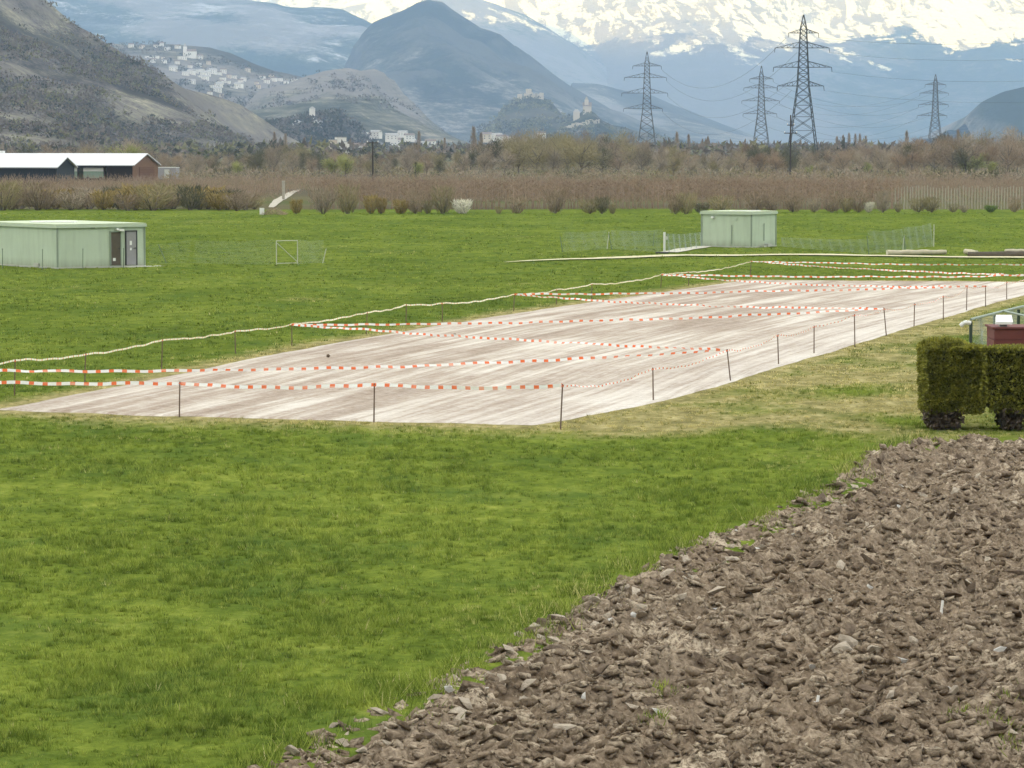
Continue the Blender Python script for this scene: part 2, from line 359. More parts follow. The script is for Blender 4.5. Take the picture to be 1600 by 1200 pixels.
soil = tag(link('ploughed_soil', np_mesh('ploughed_soil', np.stack([a_[m1], b_[m1], sz], 1), Q, M_SOIL, attrs={'pale': pale})), kind='structure')

# ------------------------------------------------------------------ setting: hills and mountains
def mtn_mat(name, stops, sc1=.004, sc2=.02, snow=None, rock=(.22, .2, .19), band=None, village=None):
    n = NT(name); p = n.pos(); nrm = n.nz()
    a = n.noise(sc1, 5, .6, None, .4); b = n.noise(sc2, 7, .72, n.coord(scale=(1, 1, .6))); b2 = n.noise(sc2 * 4.5, 6, .75)
    f = n.math('ADD', n.math('MULTIPLY', a, .45), n.math('ADD', n.math('MULTIPLY', b, .33), n.math('MULTIPLY', b2, .22))); f = n.math('MULTIPLY_ADD', f, 2.5, -.75)
    c = n.ramp(f, *stops)
    if band:                                  # vineyard terraces: lines that follow the contour
        wv = n.n('ShaderNodeTexWave', wave_type='BANDS', bands_direction='Z'); wv.inputs['Scale'].default_value = band[0]; wv.inputs['Distortion'].default_value = 6; wv.inputs['Detail'].default_value = 3
        wv.inputs['Detail Scale'].default_value = 1.2
        n.t.links.new(n.coord(scale=(.15, .15, 1)), wv.inputs[0]); c = n.mix(n.math('MULTIPLY', n.ramp(wv.outputs[0], (.55, 0.), (.8, 1.)), band[1]), c, band[2])
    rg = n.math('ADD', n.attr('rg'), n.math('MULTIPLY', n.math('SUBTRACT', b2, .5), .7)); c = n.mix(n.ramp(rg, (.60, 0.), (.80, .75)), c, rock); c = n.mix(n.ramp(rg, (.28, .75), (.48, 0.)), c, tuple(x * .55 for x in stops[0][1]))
    st = n.ramp(nrm[2], (.62, 1.), (.82, 0.)); c = n.mix(n.math('MULTIPLY', st, n.ramp(b, (.4, .2), (.6, .9))), c, rock)
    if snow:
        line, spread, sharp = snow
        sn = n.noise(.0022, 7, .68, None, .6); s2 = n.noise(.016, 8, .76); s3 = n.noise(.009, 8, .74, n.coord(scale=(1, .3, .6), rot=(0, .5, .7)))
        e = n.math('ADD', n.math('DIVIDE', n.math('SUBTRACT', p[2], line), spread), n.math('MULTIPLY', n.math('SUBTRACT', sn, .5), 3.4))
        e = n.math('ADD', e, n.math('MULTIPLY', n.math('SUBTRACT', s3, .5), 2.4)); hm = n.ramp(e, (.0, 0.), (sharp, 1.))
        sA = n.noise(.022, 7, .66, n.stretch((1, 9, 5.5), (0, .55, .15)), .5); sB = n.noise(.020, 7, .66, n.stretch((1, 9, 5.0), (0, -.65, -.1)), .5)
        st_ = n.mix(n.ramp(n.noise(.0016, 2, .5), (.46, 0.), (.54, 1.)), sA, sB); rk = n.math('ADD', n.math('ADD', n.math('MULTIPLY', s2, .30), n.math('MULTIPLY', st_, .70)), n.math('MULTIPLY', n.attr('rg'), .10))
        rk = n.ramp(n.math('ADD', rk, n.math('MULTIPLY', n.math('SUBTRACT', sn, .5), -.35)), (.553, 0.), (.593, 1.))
        c = n.mix(n.math('MULTIPLY', hm, n.math('SUBTRACT', 1.0, n.math('MULTIPLY', rk, .85))), n.mix(n.math('MULTIPLY', hm, rk), c, (.20, .17, .15)), (.82, .745, .50))  # snow colour is tinted cream: the warm evening sunlight is painted in
    return n.done(c, .95, n.bump(n.math('ADD', b, n.math('MULTIPLY', b2, .45)), .6, .40 / sc2), 0.)
HF = {}
def mountain(name, mat, D, foot, back, prof, px0, px1, nx=220, ny=90, p=1.0, amp=.12, lam=500, seed=1, mask=None, rough=.05, base=0):
    pr = np.array(prof, float); PX = (pr[:, 0] - 800) / F * D; PH = CH + (HOR - pr[:, 1]) / F * D
    PH = np.maximum(PH, 0)
    def h(x, y):
        x = np.asarray(x, float); y = np.asarray(y, float)
        wx = x + lam * .25 * fbm(x / lam, y / lam, 3, seed + 50)
        H = np.interp(wx * (1 - .0) , PX, PH, left=PH[0], right=PH[-1])
        H = H + rough * H * fbm(x / (lam * .35), y * 0, 4, seed + 3)
        t = (y - foot) / (D - foot); fr = np.clip(t, 0, 1) ** p; bk = np.clip(1 - ((y - D) / back), 0, 1)
        s = np.where(t <= 1, fr, bk ** 1.2)
        r = ridged(x / lam, y / (lam * 1.4), 5, seed) - .62
        q = np.clip(t, 0, 1) * (1 - np.clip(t, 0, 1)) * 4
        return H * s + amp * H * r * (.35 + .65 * q) * np.clip(t * 6, 0, 1) - 4 * (s <= 0)
    x0, x1 = (px0 - 800) / F * D, (px1 - 800) / F * D
    X, Y = np.meshgrid(np.linspace(x0, x1, nx), np.r_[np.linspace(foot, D, ny), np.linspace(D, D + back, 14)[1:]])
    Z = h(X.ravel(), Y.ravel())
    edge_ = np.minimum(X.ravel() - x0, x1 - X.ravel()) / (x1 - x0)
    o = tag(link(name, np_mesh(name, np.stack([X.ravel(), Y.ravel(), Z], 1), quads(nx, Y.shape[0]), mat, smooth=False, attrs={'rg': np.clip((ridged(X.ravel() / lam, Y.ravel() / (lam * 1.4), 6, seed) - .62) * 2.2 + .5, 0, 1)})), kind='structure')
    HF[name] = (h, foot, D); return o
def on_hill(name, px, py):
    h, f0, d0 = HF[name]; Y = np.linspace(f0, d0 * 1.05, 900); r = ray(px, py); t = Y / r[1]; z = CH + r[2] * t; hz = h(r[0] * t, Y)
    k = np.argmax(hz >= z)
    if hz[k] < z[k]: k = np.argmin(z - hz)
    return np.array([r[0] * t[k], Y[k], hz[k]])
FOREST = [(.35, (.022, .034, .022)), (.5, (.040, .052, .030)), (.66, (.085, .085, .055))]
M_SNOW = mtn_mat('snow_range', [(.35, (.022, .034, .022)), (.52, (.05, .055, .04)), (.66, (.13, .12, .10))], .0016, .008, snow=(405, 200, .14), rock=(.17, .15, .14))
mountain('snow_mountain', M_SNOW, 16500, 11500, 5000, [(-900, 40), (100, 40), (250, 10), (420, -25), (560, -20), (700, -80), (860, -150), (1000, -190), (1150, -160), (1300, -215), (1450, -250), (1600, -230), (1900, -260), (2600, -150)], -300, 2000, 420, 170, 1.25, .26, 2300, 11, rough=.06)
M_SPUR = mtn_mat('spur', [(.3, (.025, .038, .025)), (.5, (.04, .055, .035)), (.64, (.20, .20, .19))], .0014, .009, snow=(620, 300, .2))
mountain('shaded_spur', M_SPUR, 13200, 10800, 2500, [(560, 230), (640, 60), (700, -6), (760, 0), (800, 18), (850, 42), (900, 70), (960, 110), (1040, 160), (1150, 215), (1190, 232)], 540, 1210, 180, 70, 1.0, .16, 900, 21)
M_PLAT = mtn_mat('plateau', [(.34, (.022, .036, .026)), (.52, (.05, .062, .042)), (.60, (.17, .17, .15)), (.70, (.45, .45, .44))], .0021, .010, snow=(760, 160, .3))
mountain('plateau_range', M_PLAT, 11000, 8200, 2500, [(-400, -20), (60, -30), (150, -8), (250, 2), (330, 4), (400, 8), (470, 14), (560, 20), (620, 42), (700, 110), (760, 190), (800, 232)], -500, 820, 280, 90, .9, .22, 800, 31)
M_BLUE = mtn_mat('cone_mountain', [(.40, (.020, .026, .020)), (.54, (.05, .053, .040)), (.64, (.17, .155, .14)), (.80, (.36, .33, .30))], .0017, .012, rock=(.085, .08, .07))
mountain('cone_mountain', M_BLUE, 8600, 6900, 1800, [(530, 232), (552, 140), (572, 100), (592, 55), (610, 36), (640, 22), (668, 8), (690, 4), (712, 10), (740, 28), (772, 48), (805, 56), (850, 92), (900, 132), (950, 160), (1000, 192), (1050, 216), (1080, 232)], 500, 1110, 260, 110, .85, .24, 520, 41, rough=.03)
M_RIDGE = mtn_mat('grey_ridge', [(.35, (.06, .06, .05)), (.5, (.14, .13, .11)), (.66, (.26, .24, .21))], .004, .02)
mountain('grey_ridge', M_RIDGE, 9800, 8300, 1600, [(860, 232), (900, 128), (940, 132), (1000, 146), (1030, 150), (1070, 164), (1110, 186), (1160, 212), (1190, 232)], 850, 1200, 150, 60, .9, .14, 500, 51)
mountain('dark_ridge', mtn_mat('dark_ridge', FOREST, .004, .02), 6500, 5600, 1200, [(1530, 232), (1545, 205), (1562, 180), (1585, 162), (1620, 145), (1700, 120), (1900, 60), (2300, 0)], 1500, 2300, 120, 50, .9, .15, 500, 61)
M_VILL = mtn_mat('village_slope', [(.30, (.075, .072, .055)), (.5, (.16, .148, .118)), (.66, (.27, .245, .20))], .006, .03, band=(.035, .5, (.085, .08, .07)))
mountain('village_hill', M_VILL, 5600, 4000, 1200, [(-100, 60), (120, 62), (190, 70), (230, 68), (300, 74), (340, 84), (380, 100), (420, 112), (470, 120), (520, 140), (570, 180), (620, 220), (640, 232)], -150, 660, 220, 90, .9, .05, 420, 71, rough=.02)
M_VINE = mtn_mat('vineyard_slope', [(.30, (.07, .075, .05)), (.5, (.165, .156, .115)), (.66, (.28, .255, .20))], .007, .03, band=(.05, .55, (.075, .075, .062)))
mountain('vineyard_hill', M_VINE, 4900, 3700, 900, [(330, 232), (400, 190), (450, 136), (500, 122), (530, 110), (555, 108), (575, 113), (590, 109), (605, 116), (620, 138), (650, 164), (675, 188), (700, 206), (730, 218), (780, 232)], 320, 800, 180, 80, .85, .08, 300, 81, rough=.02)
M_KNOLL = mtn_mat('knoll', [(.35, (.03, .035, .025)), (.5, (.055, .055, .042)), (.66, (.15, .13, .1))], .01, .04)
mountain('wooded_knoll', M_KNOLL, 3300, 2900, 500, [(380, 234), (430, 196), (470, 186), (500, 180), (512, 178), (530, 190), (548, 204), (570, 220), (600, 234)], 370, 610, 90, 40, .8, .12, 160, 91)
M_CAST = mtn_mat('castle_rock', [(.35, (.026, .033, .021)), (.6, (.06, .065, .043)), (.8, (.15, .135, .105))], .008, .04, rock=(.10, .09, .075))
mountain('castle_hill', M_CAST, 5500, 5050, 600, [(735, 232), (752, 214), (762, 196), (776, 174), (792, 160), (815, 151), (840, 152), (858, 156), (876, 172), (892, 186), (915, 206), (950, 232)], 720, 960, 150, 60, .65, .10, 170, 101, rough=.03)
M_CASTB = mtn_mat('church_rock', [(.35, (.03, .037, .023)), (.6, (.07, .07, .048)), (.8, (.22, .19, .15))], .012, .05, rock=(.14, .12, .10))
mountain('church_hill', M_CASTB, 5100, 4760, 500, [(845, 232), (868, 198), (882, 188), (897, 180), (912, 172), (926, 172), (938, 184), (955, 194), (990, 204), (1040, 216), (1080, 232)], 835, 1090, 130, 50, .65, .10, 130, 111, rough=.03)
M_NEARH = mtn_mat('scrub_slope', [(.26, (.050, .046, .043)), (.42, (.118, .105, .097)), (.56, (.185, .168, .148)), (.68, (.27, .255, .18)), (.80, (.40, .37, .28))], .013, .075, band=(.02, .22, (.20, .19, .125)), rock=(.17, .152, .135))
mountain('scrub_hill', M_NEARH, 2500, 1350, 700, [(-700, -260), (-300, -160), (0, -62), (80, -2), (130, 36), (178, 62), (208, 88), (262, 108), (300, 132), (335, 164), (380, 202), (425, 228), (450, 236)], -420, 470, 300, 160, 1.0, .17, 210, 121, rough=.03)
# range behind the viewer that keeps the evening sun off the valley
xb = np.linspace(-16000, 14000, 120); yb = np.linspace(-9000, -1300, 40); XB, YB = np.meshgrid(xb, yb)
ZB = (1640 + 90 * fbm(XB / 2500, YB * 0, 4, 6)) * np.clip(1 - np.abs(YB + 3500) / np.where(YB > -3500, 2200, 5200), 0, 1) ** .9 + 180 * (ridged(XB / 1500, YB / 1500, 5, 8) - .6) * (np.abs(YB + 3500) < 2000) * np.clip(np.abs(YB + 3500) / 600, 0, 1) - 5
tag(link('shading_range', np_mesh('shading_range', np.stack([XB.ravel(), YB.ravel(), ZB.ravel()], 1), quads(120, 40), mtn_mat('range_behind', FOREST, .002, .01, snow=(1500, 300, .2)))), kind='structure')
# ------------------------------------------------------------------ haze
def haze():
    n = NT('haze'); v = n.n('ShaderNodeVolumePrincipled'); v.inputs['Color'].default_value = (.475, .69, 1.0, 1); v.inputs['Density'].default_value = 7.2e-5
    v.inputs['Anisotropy'].default_value = 0.0
    n.t.links.new(v.outputs[0], n.o.inputs['Volume'])
    m = MB(); x0, x1, y0, y1, z0, z1 = -18000, 18000, -9500, 22500, -12, 1880
    m.box(((x0 + x1) / 2, (y0 + y1) / 2, (z0 + z1) / 2), (x1 - x0, y1 - y0, z1 - z0))
    tag(m.obj('haze', n.m), 'pale blue haze filling the valley air', None, None, 'stuff')
haze()
# ------------------------------------------------------------------ grass
def blades(X, Y, Hh, W, lean, seed, zf=None):
    r = np.random.default_rng(seed); n = len(X); th = r.uniform(0, 2 * np.pi, n); la = r.uniform(0, 2 * np.pi, n)
    Z = gz(X, Y) if zf is None else zf
    dx, dy = np.cos(th) * W / 2, np.sin(th) * W / 2; L = lean * r.uniform(.3, 1, n) * Hh
    V = np.empty((n, 3, 3)); V[:, 0] = np.c_[X - dx, Y - dy, Z - .02]; V[:, 1] = np.c_[X + dx, Y + dy, Z - .02]; V[:, 2] = np.c_[X + np.cos(la) * L, Y + np.sin(la) * L, Z + Hh]
    d = dryness(X, Y); rn = r.uniform(0, 1, n)
    return V.reshape(-1, 3), np.repeat(d, 3), np.tile([0., 0., 1.], n), np.repeat(rn, 3)
def scatter(n, y0, y1, seed, margin=1.2, pw=1.0):
    r = np.random.default_rng(seed); y = y0 * (y1 / y0) ** (r.uniform(0, 1, n) ** pw); x = r.uniform(-1, 1, n) * (.163 * y + margin); return x, y, r
def grass_obj(name, parts, label):
    V = np.concatenate([p[0] for p in parts]); A = [np.concatenate([p[k] for p in parts]) for k in (1, 2, 3)]
    Fc = np.arange(len(V), dtype=np.int32).reshape(-1, 3)
    tag(link(name, np_mesh(name, V, Fc, M_GRASS, attrs={'dry': A[0], 'tip': A[1], 'rnd': A[2]})), label, None, None, 'stuff')
parts = []
def clumpy(x, y, s): return .5 + .75 * fbm(x / .6, y / .7, 3, s) + .55 * fbm(x / 2.4, y / 4.0, 3, s + 7)
def tufts(n, y0, y1, seed, nb, hmul, spread, wmul, soil=True):
    x, y, r = scatter(n, y0, y1, seed, 3.0)
    cl = clumpy(x, y, 200); sn_ = sdist(SAND_POLY, x, y); keep = (sn_ > .05 - .35 * (r.uniform(0, 1, n) < .15)) & (r.uniform(0, 1, n) < .30 + .75 * cl)
    if soil:
        so_n = sdist(SOIL_POLY, x, y) + .32 * fbm(x / .9, y / .9, 4, 61); keep &= so_n > .04
    x, y, cl = x[keep], y[keep], np.clip(cl[keep], .05, 1.3); ln = len(x); dd = dryness(x, y)
    H = hmul * (.045 + .085 * cl) * (1 - .5 * dd) * r.uniform(.6, 1.5, ln); sp_ = spread * r.uniform(.6, 1.4, ln); k = nb
    X, Y2, Hh, S = np.repeat(x, k), np.repeat(y, k), np.repeat(H, k), np.repeat(sp_, k); a = r.uniform(0, 2 * np.pi, ln * k); q = np.sqrt(r.uniform(0, 1, ln * k)) * S
    th = a + np.pi / 2 + r.normal(0, .5, ln * k); W = wmul * r.uniform(.7, 1.4, ln * k); X = X + np.cos(a) * q * .5; Y2 = Y2 + np.sin(a) * q * .5; hb = Hh * (1 - .45 * (q / S)) * r.uniform(.7, 1.2, ln * k)
    Z = np.repeat(gz(x, y), k); ou = .3 + .9 * q / S; V = np.empty((ln * k, 3, 3)); dx, dy = np.cos(th) * W / 2, np.sin(th) * W / 2
    V[:, 0] = np.c_[X - dx, Y2 - dy, Z - .015]; V[:, 1] = np.c_[X + dx, Y2 + dy, Z - .015]; V[:, 2] = np.c_[X + np.cos(a) * ou * hb * .8, Y2 + np.sin(a) * ou * hb * .8, Z + hb]
    rn_ = np.clip(np.repeat(r.uniform(0, 1, ln), k) * .75 + r.uniform(0, .25, ln * k), 0, 1)
    return V.reshape(-1, 3), np.repeat(np.repeat(dd, k), 3), np.tile([0., 0., 1.], ln * k), np.repeat(rn_, 3)
parts.append(tufts(60000, 34, 92, 1, 16, 1.05, .115, .014))
parts.append(tufts(46000, 90, 330, 3, 7, .95, .30, .05, False))
grass_obj('grass', parts, 'short spring grass of the meadow round the sand court')
# weeds and turned sods with grass along the plough line
E = along(SOIL_EDGE, 400); r = np.random.default_rng(9)
NW = 16000; k = r.integers(0, 400, NW); off = r.normal(.10, .24, NW) + .25 * fbm(k / 14.0, k * 0., 3, 19); ex = E[k, 0] + off * .9 + r.normal(0, .04, NW); ey = E[k, 1] - off * .3 + r.normal(0, .2, NW)
m_ = fbm(ex / .6, ey / .9, 3, 71) > -.02; ex, ey = ex[m_], ey[m_]
z_, _ = soil_z(ex, ey, sdist(SOIL_POLY, ex, ey) + .32 * fbm(ex / .9, ey / .9, 4, 61)); p1 = blades(ex, ey, r.uniform(.08, .22, len(ex)), r.uniform(.012, .022, len(ex)), 1.0, 5, np.maximum(z_, gz(ex, ey)))
px_l = [(1300, 790, .5), (1360, 745, .4), (1270, 770, .45), (1590, 1105, .45), (1560, 1150, .35), (1500, 1120, .25), (1040, 1085, .25), (600, 1125, .6), (650, 1130, .5), (540, 1150, .6), (840, 1010, .4), (1600, 1165, .4), (1020, 1150, .2), (690, 1090, .35)]
wx = []; wy = []
for a, b, s_ in px_l:
    c = gp(a, b); wx.append(r.normal(c[0], s_ * .45, 130)); wy.append(r.normal(c[1], s_ * .9, 130))
wx, wy = np.concatenate(wx), np.concatenate(wy); z_, _ = soil_z(wx, wy, sdist(SOIL_POLY, wx, wy)); p2 = blades(wx, wy, r.uniform(.05, .14, len(wx)), r.uniform(.014, .026, len(wx)), 1.0, 6, z_ - .01)
grass_obj('weeds', [p1, p2], 'grass and weeds sprouting along the plough line and in the turned soil')
# ------------------------------------------------------------------ clods and stones of the ploughed soil
def clod_mesh(name, seed, mat, flat=.6):
    import bmesh
    bm = bmesh.new(); r = random.Random(seed)
    for k in range(13):
        d = Vector((r.gauss(0, 1), r.gauss(0, 1), r.gauss(0, 1))).normalized() * r.uniform(.32, .55); d.z *= flat; bm.verts.new(d)
    bmesh.ops.convex_hull(bm, input=bm.verts); bmesh.ops.triangulate(bm, faces=bm.faces)
    for v in [v for v in bm.verts if not v.link_faces]: bm.verts.remove(v)
    me = bpy.data.meshes.new(name); bm.to_mesh(me); bm.free(); me.materials.append(mat); return me
def clod_mat(name, a, b):
    n = NT(name); f = n.noise(3.0, 5, .7); g = n.noise(11, 4, .7)
    c = n.mix(n.ramp(f, (.35, 0.), (.65, 1.)), a, b); c = n.mix(n.math('MULTIPLY', n.rnd(), .5), c, a); return n.done(c, .95, n.bump(g, .9, .05), 0.)
M_CRUMB = M_SOIL
M_CLOD = clod_mat('clod_brown', (.13, .098, .07), (.27, .21, .155)); M_PALE = clod_mat('clod_pale', (.42, .35, .265), (.70, .61, .49)); M_STONE = clod_mat('stone_white', (.74, .71, .65), (.88, .86, .80))
CM = [clod_mesh('clod', 20 + i, M_CLOD) for i in range(6)]; CP = [clod_mesh('clod', 40 + i, M_PALE) for i in range(6)]; ST = [clod_mesh('stone', 60 + i, M_STONE, .8) for i in range(4)]
def soil_pt(x, y):
    x = np.array([x]); y = np.array([y]); z, _ = soil_z(x, y, sdist(SOIL_POLY, x, y)); return float(z[0])
def put_clod(me, name, px, py, size, r):
    c = gp(px, py); z = soil_pt(c[0], c[1]); o = link(name, me, soil, (c[0], c[1], z + size * r.uniform(.12, .38)))
    o.rotation_euler = (r.uniform(-.9, .9), r.uniform(-.7, .7), r.gauss(.3, .9)); o.scale = (size * r.uniform(1.1, 2.0), size * r.uniform(.7, 1.2), size * r.uniform(.6, 1.2)); return o
r = random.Random(5)
def edge_x(py):                              # photo column of the plough line at a row
    return float(np.interp(py, [680, 715, 750, 796, 858, 905, 968, 1020, 1084, 1148, 1200], [1440, 1330, 1290, 1200, 1060, 960, 850, 760, 640, 500, 390]))
n_c = 0
while n_c < 170:                             # pale crumbled clods lie thickest in a band along the plough line
    py = r.uniform(720, 1190); px = edge_x(py) + abs(r.gauss(60, 130)) if r.random() < .6 else r.uniform(edge_x(py) + 20, 1590)
    if px > 1598: continue
    put_clod(r.choice(CP), 'clod', px, py, r.uniform(.10, .26), r); n_c += 1
for k in range(120):
    py = r.uniform(690, 1195); put_clod(r.choice(CM), 'clod', r.uniform(edge_x(py) + 10, 1598), py, r.uniform(.14, .30), r)
for px, py, s_ in [(1408, 1040, .11), (1268, 1064, .08), (1395, 1088, .07), (1410, 1082, .06), (1345, 1067, .06), (1400, 1064, .06), (1480, 1084, .09), (1490, 1085, .09), (1204, 912, .08), (1183, 876, .08), (1297, 965, .07), (1359, 928, .07), (1025, 1137, .07), (1550, 772, .05), (1409, 768, .06), (1406, 799, .09), (760, 1098, .07), (655, 1185, .09), (703, 1102, .08), (700, 1116, .06), (956, 985, .07), (990, 988, .07), (1546, 1106, .07), (1162, 1084, .06), (1273, 1120, .05), (1150, 836, .06), (1240, 850, .06), (1330, 700, .06), (1565, 1040, .10), (870, 1130, .08), (915, 1110, .09), (1120, 950, .08)]:
    put_clod(r.choice(ST), 'stone', px, py, s_ * 1.35, r).location.z += .03
for px, py, dx in [(1470, 966, .02), (1275, 1120, .01)]:
    c = gp(px, py); m = MB(); m.tube((0, 0, -.05), (.03, .02, .17), .022, .018, 6); m.obj('stick', M_STONE, soil, loc=(c[0], c[1], soil_pt(c[0], c[1])))
# the countless small crumbs: one mass
rn = np.random.default_rng(12); nC = 30000; cy_ = np.exp(rn.uniform(np.log(34.5), np.log(77), nC)); cx_ = rn.uniform(-.163, .163, nC) * cy_ + rn.uniform(-.6, 4.3, nC); sdv = sdist(SOIL_POLY, cx_, cy_)
m_ = sdv < -.02; cx_, cy_, sdv = cx_[m_], cy_[m_], sdv[m_]; czv, _ = soil_z(cx_, cy_, sdv)
def base_arr(me):
    v = np.empty(len(me.vertices) * 3); me.vertices.foreach_get('co', v); f = np.empty(len(me.polygons) * 3, int); me.polygons.foreach_get('vertices', f); return v.reshape(-1, 3), f.reshape(-1, 3)
import bmesh as _b
def ico1(seed):                              # angular crumb: hull of a few random points
    bm = _b.new(); q = random.Random(seed)
    for k in range(8): bm.verts.new([(1 if (k >> i) & 1 else -1) * q.uniform(.2, .5) for i in range(3)])
    h_ = _b.ops.convex_hull(bm, input=bm.verts); _b.ops.triangulate(bm, faces=bm.faces)
    for v in [v for v in bm.verts if not v.link_faces]: bm.verts.remove(v)
    me = bpy.data.meshes.new('crumb'); bm.to_mesh(me); bm.free(); return base_arr(me)
BI = [ico1(i) for i in range(16)]
Vs, Fs, b0 = [], [], 0
for i in range(len(cx_)):
    v, f = BI[i % 16]; s_ = .028 + .17 * rn.random() ** 3.6; a = rn.normal(.35, .9); t, t2_ = rn.uniform(-.8, .8), rn.uniform(-.9, .5); c, sn = np.cos(a), np.sin(a)
    q = v * s_ * np.array([rn.uniform(1.1, 2.3), rn.uniform(.7, 1.3), rn.uniform(.3, .65)]); q = np.c_[q[:, 0], q[:, 1] - t2_ * q[:, 2], q[:, 2] + t2_ * q[:, 1] + t * .6 * q[:, 0]]; q = np.c_[q[:, 0] * c - q[:, 1] * sn, q[:, 0] * sn + q[:, 1] * c, q[:, 2]]
    Vs.append(q + [cx_[i], cy_[i], czv[i] + s_ * .12]); Fs.append(f + b0); b0 += len(v)
o = link('soil_crumbs', np_mesh('soil_crumbs', np.concatenate(Vs), np.concatenate(Fs), M_SOIL, attrs={'pale': np.concatenate([np.full(len(v), x_) for v, x_ in zip(Vs, np.clip(rn.random(len(Vs)) ** 2.6 + .55 * (rn.random(len(Vs)) < .55) * np.exp(-((sdv + 1.3) / 1.0) ** 2) * (fbm(cx_ / 1.5, cy_ / 3, 2, 88) > -.15), 0, 1))])}), soil); tag(o, kind='stuff')
# ------------------------------------------------------------------ stakes and barrier tape round the court
M_STAKE = plain('rusty_stake', (.16, .11, .08), .8, .35, 8)
def tape_mat():
    n = NT('barrier_tape'); x = n.n('ShaderNodeSeparateXYZ'); n.t.links.new(n.coord('UV'), x.inputs[0]); f = n.math('FRACT', n.math('MULTIPLY', x.outputs[0], 1 / .37))
    c = n.ramp(f, (0., (.84, .17, .05)), (.37, (.87, .86, .84)), interp='CONSTANT')
    fade = n.noise(.6, 2, .5, n.coord('UV')); c = n.mix(n.math('MULTIPLY', n.ramp(fade, (.45, 0.), (.65, 1.)), .4), c, (.85, .76, .64)); return n.done(c, .45, None, .4, trans=.25)
M_TAPE = tape_mat()
def tape_left_mat():
    n = NT('barrier_tape_yellowed'); x = n.n('ShaderNodeSeparateXYZ'); n.t.links.new(n.coord('UV'), x.inputs[0]); f = n.math('FRACT', n.math('MULTIPLY', x.outputs[0], 1 / .37))
    c = n.ramp(f, (0., (.80, .42, .16)), (.20, (.88, .86, .72)), (.62, (.84, .70, .26)), (.75, (.9, .88, .8)), interp='CONSTANT'); return n.done(c, .45, None, .4, trans=.25)
M_TAPEL = tape_left_mat()
STAKES = {}
def stake(key, bx, by, ty, tx=None, label=''):
    b = gpt(bx, by); tx = bx + (int(bx * 7) % 5 - 2) * .9 if tx is None else tx; t = atY(tx, ty, b[1]); o = MB(); o.tube((0, 0, -.25), (t[0] - b[0], 0, t[2] - b[2] + .03), .021, .018, 6)
    # two turns of tape knotted round the top
    STAKES[key] = t; x = thing('stake', label, 'stake', tuple(b), 0, 'stakes round the sand court'); o.obj('rod', M_STAKE, x)
    k = MB(); d = Vector((t[0] - b[0], 0, t[2] - b[2])); k.tube(d * .96, d * 1.0, .032, .030, 7); k.obj('tape_knot', M_TAPE, x); return x
def ordl(i): return ORD[i]
Lp = [(22, 620, 563), (132, 600, 553), (252, 578, 531), (368, 553, 517), (456, 540, 507), (572, 522, 488), (634, 508, 476), (691, 503, 474), (802, 486, 460), (869, 476, 453), (924, 468, 444), (1032, 450, 429), (1076, 447, 425), (1172, 431, 408)]
STAKES['L0'] = atY(-60, 579, gp(-60, 635)[1])
for i, (a, b, c) in enumerate(Lp): stake('L%d' % (i + 1), a, b, c, None, 'thin stake on the meadow side of the sand, %s from the near end' % ordl(i + 1))
for i, (a, b, c, tx) in enumerate([(280, 652, 598, 281), (584, 660, 601, 585), (875, 671, 602, 879)]):
    stake('N%d' % (i + 1), a, b, c, tx, ['thin stake on the near short edge of the sand, beside its meadow corner', 'thin stake at the middle of the near short edge', 'thin stake at the near corner where the tape turns towards the huts'][i])
STAKES['N0'] = atY(-40, 596, gp(-40, 647)[1])
Rp = [(1021, 627, 576, 1020), (1143, 596, 547, 1136), (1217, 571, 524, 1215), (1272, 554, 510, 1272), (1336, 543, 492, 1335), (1386, 526, 482, 1381), (1428, 511, 475, 1429), (1474, 501, 463, 1474), (1510, 486, 449, 1511), (1540, 480, 447, 1540), (1573, 468, 441, 1573)]
for i, (a, b, c, tx) in enumerate(Rp): stake('R%d' % (i + 1), a, b, c, tx, 'thin stake on the hedge side of the sand, %s after the near corner' % ordl(i + 1))
STAKES['R12'] = atY(1612, 430, gp(1612, 459)[1]); STAKES['R13'] = atY(1650, 413, gp(1650, 445)[1]); STAKES['F1'] = atY(1650, 413, gp(1650, 430)[1])
def tape(keys, label, sags, wdt=.085, mat=None, seed=0, tw=1.35):
    wdt *= .86
    P = []; S = [0.]
    pts = [STAKES[k] for k in keys]
    for j, (a, b) in enumerate(zip(pts[:-1], pts[1:])):
        L = np.linalg.norm(b - a); n = max(8, int(L / .22)); sg = sags[j] if isinstance(sags, (list, tuple)) else sags * L
        for i in range(n + (j == len(pts) - 2)):
            t = i / n; q = a + (b - a) * t; q = q.copy(); q[2] -= 4 * sg * t * (1 - t) + .012 * math.sin(i * .9 + j); P.append(q)
    P = np.array(P); T = np.gradient(P, axis=0); T /= np.linalg.norm(T, axis=1)[:, None]; s_ = np.r_[0, np.cumsum(np.linalg.norm(np.diff(P, axis=0), axis=1))]
    up = np.array([0, 0, 1.]); B = np.cross(T, up); B /= np.linalg.norm(B, axis=1)[:, None]; U2 = np.cross(B, T)
    P[:, 2] += .035 * fbm(s_ / 1.3, s_ * 0 + seed, 3, 420 + seed) * np.clip(s_ / .5, 0, 1) * np.clip((s_[-1] - s_) / .5, 0, 1)
    ang = tw * 1.25 * fbm(s_ / 2.2, s_ * 0 + seed, 3, 300 + seed); Wv = (U2 * np.cos(ang)[:, None] + B * np.sin(ang)[:, None]) * wdt / 2
    V = np.stack([P - Wv, P + Wv], 1).reshape(-1, 3); n = len(P); uv = np.stack([np.repeat(s_, 2), np.tile([0, 1.], n)], 1)
    return tag(link('barrier_tape', np_mesh('barrier_tape', V, quads(2, n), mat or M_TAPE, smooth=True, uv=uv)), label, 'barrier tape', 'barrier tapes round the sand court')
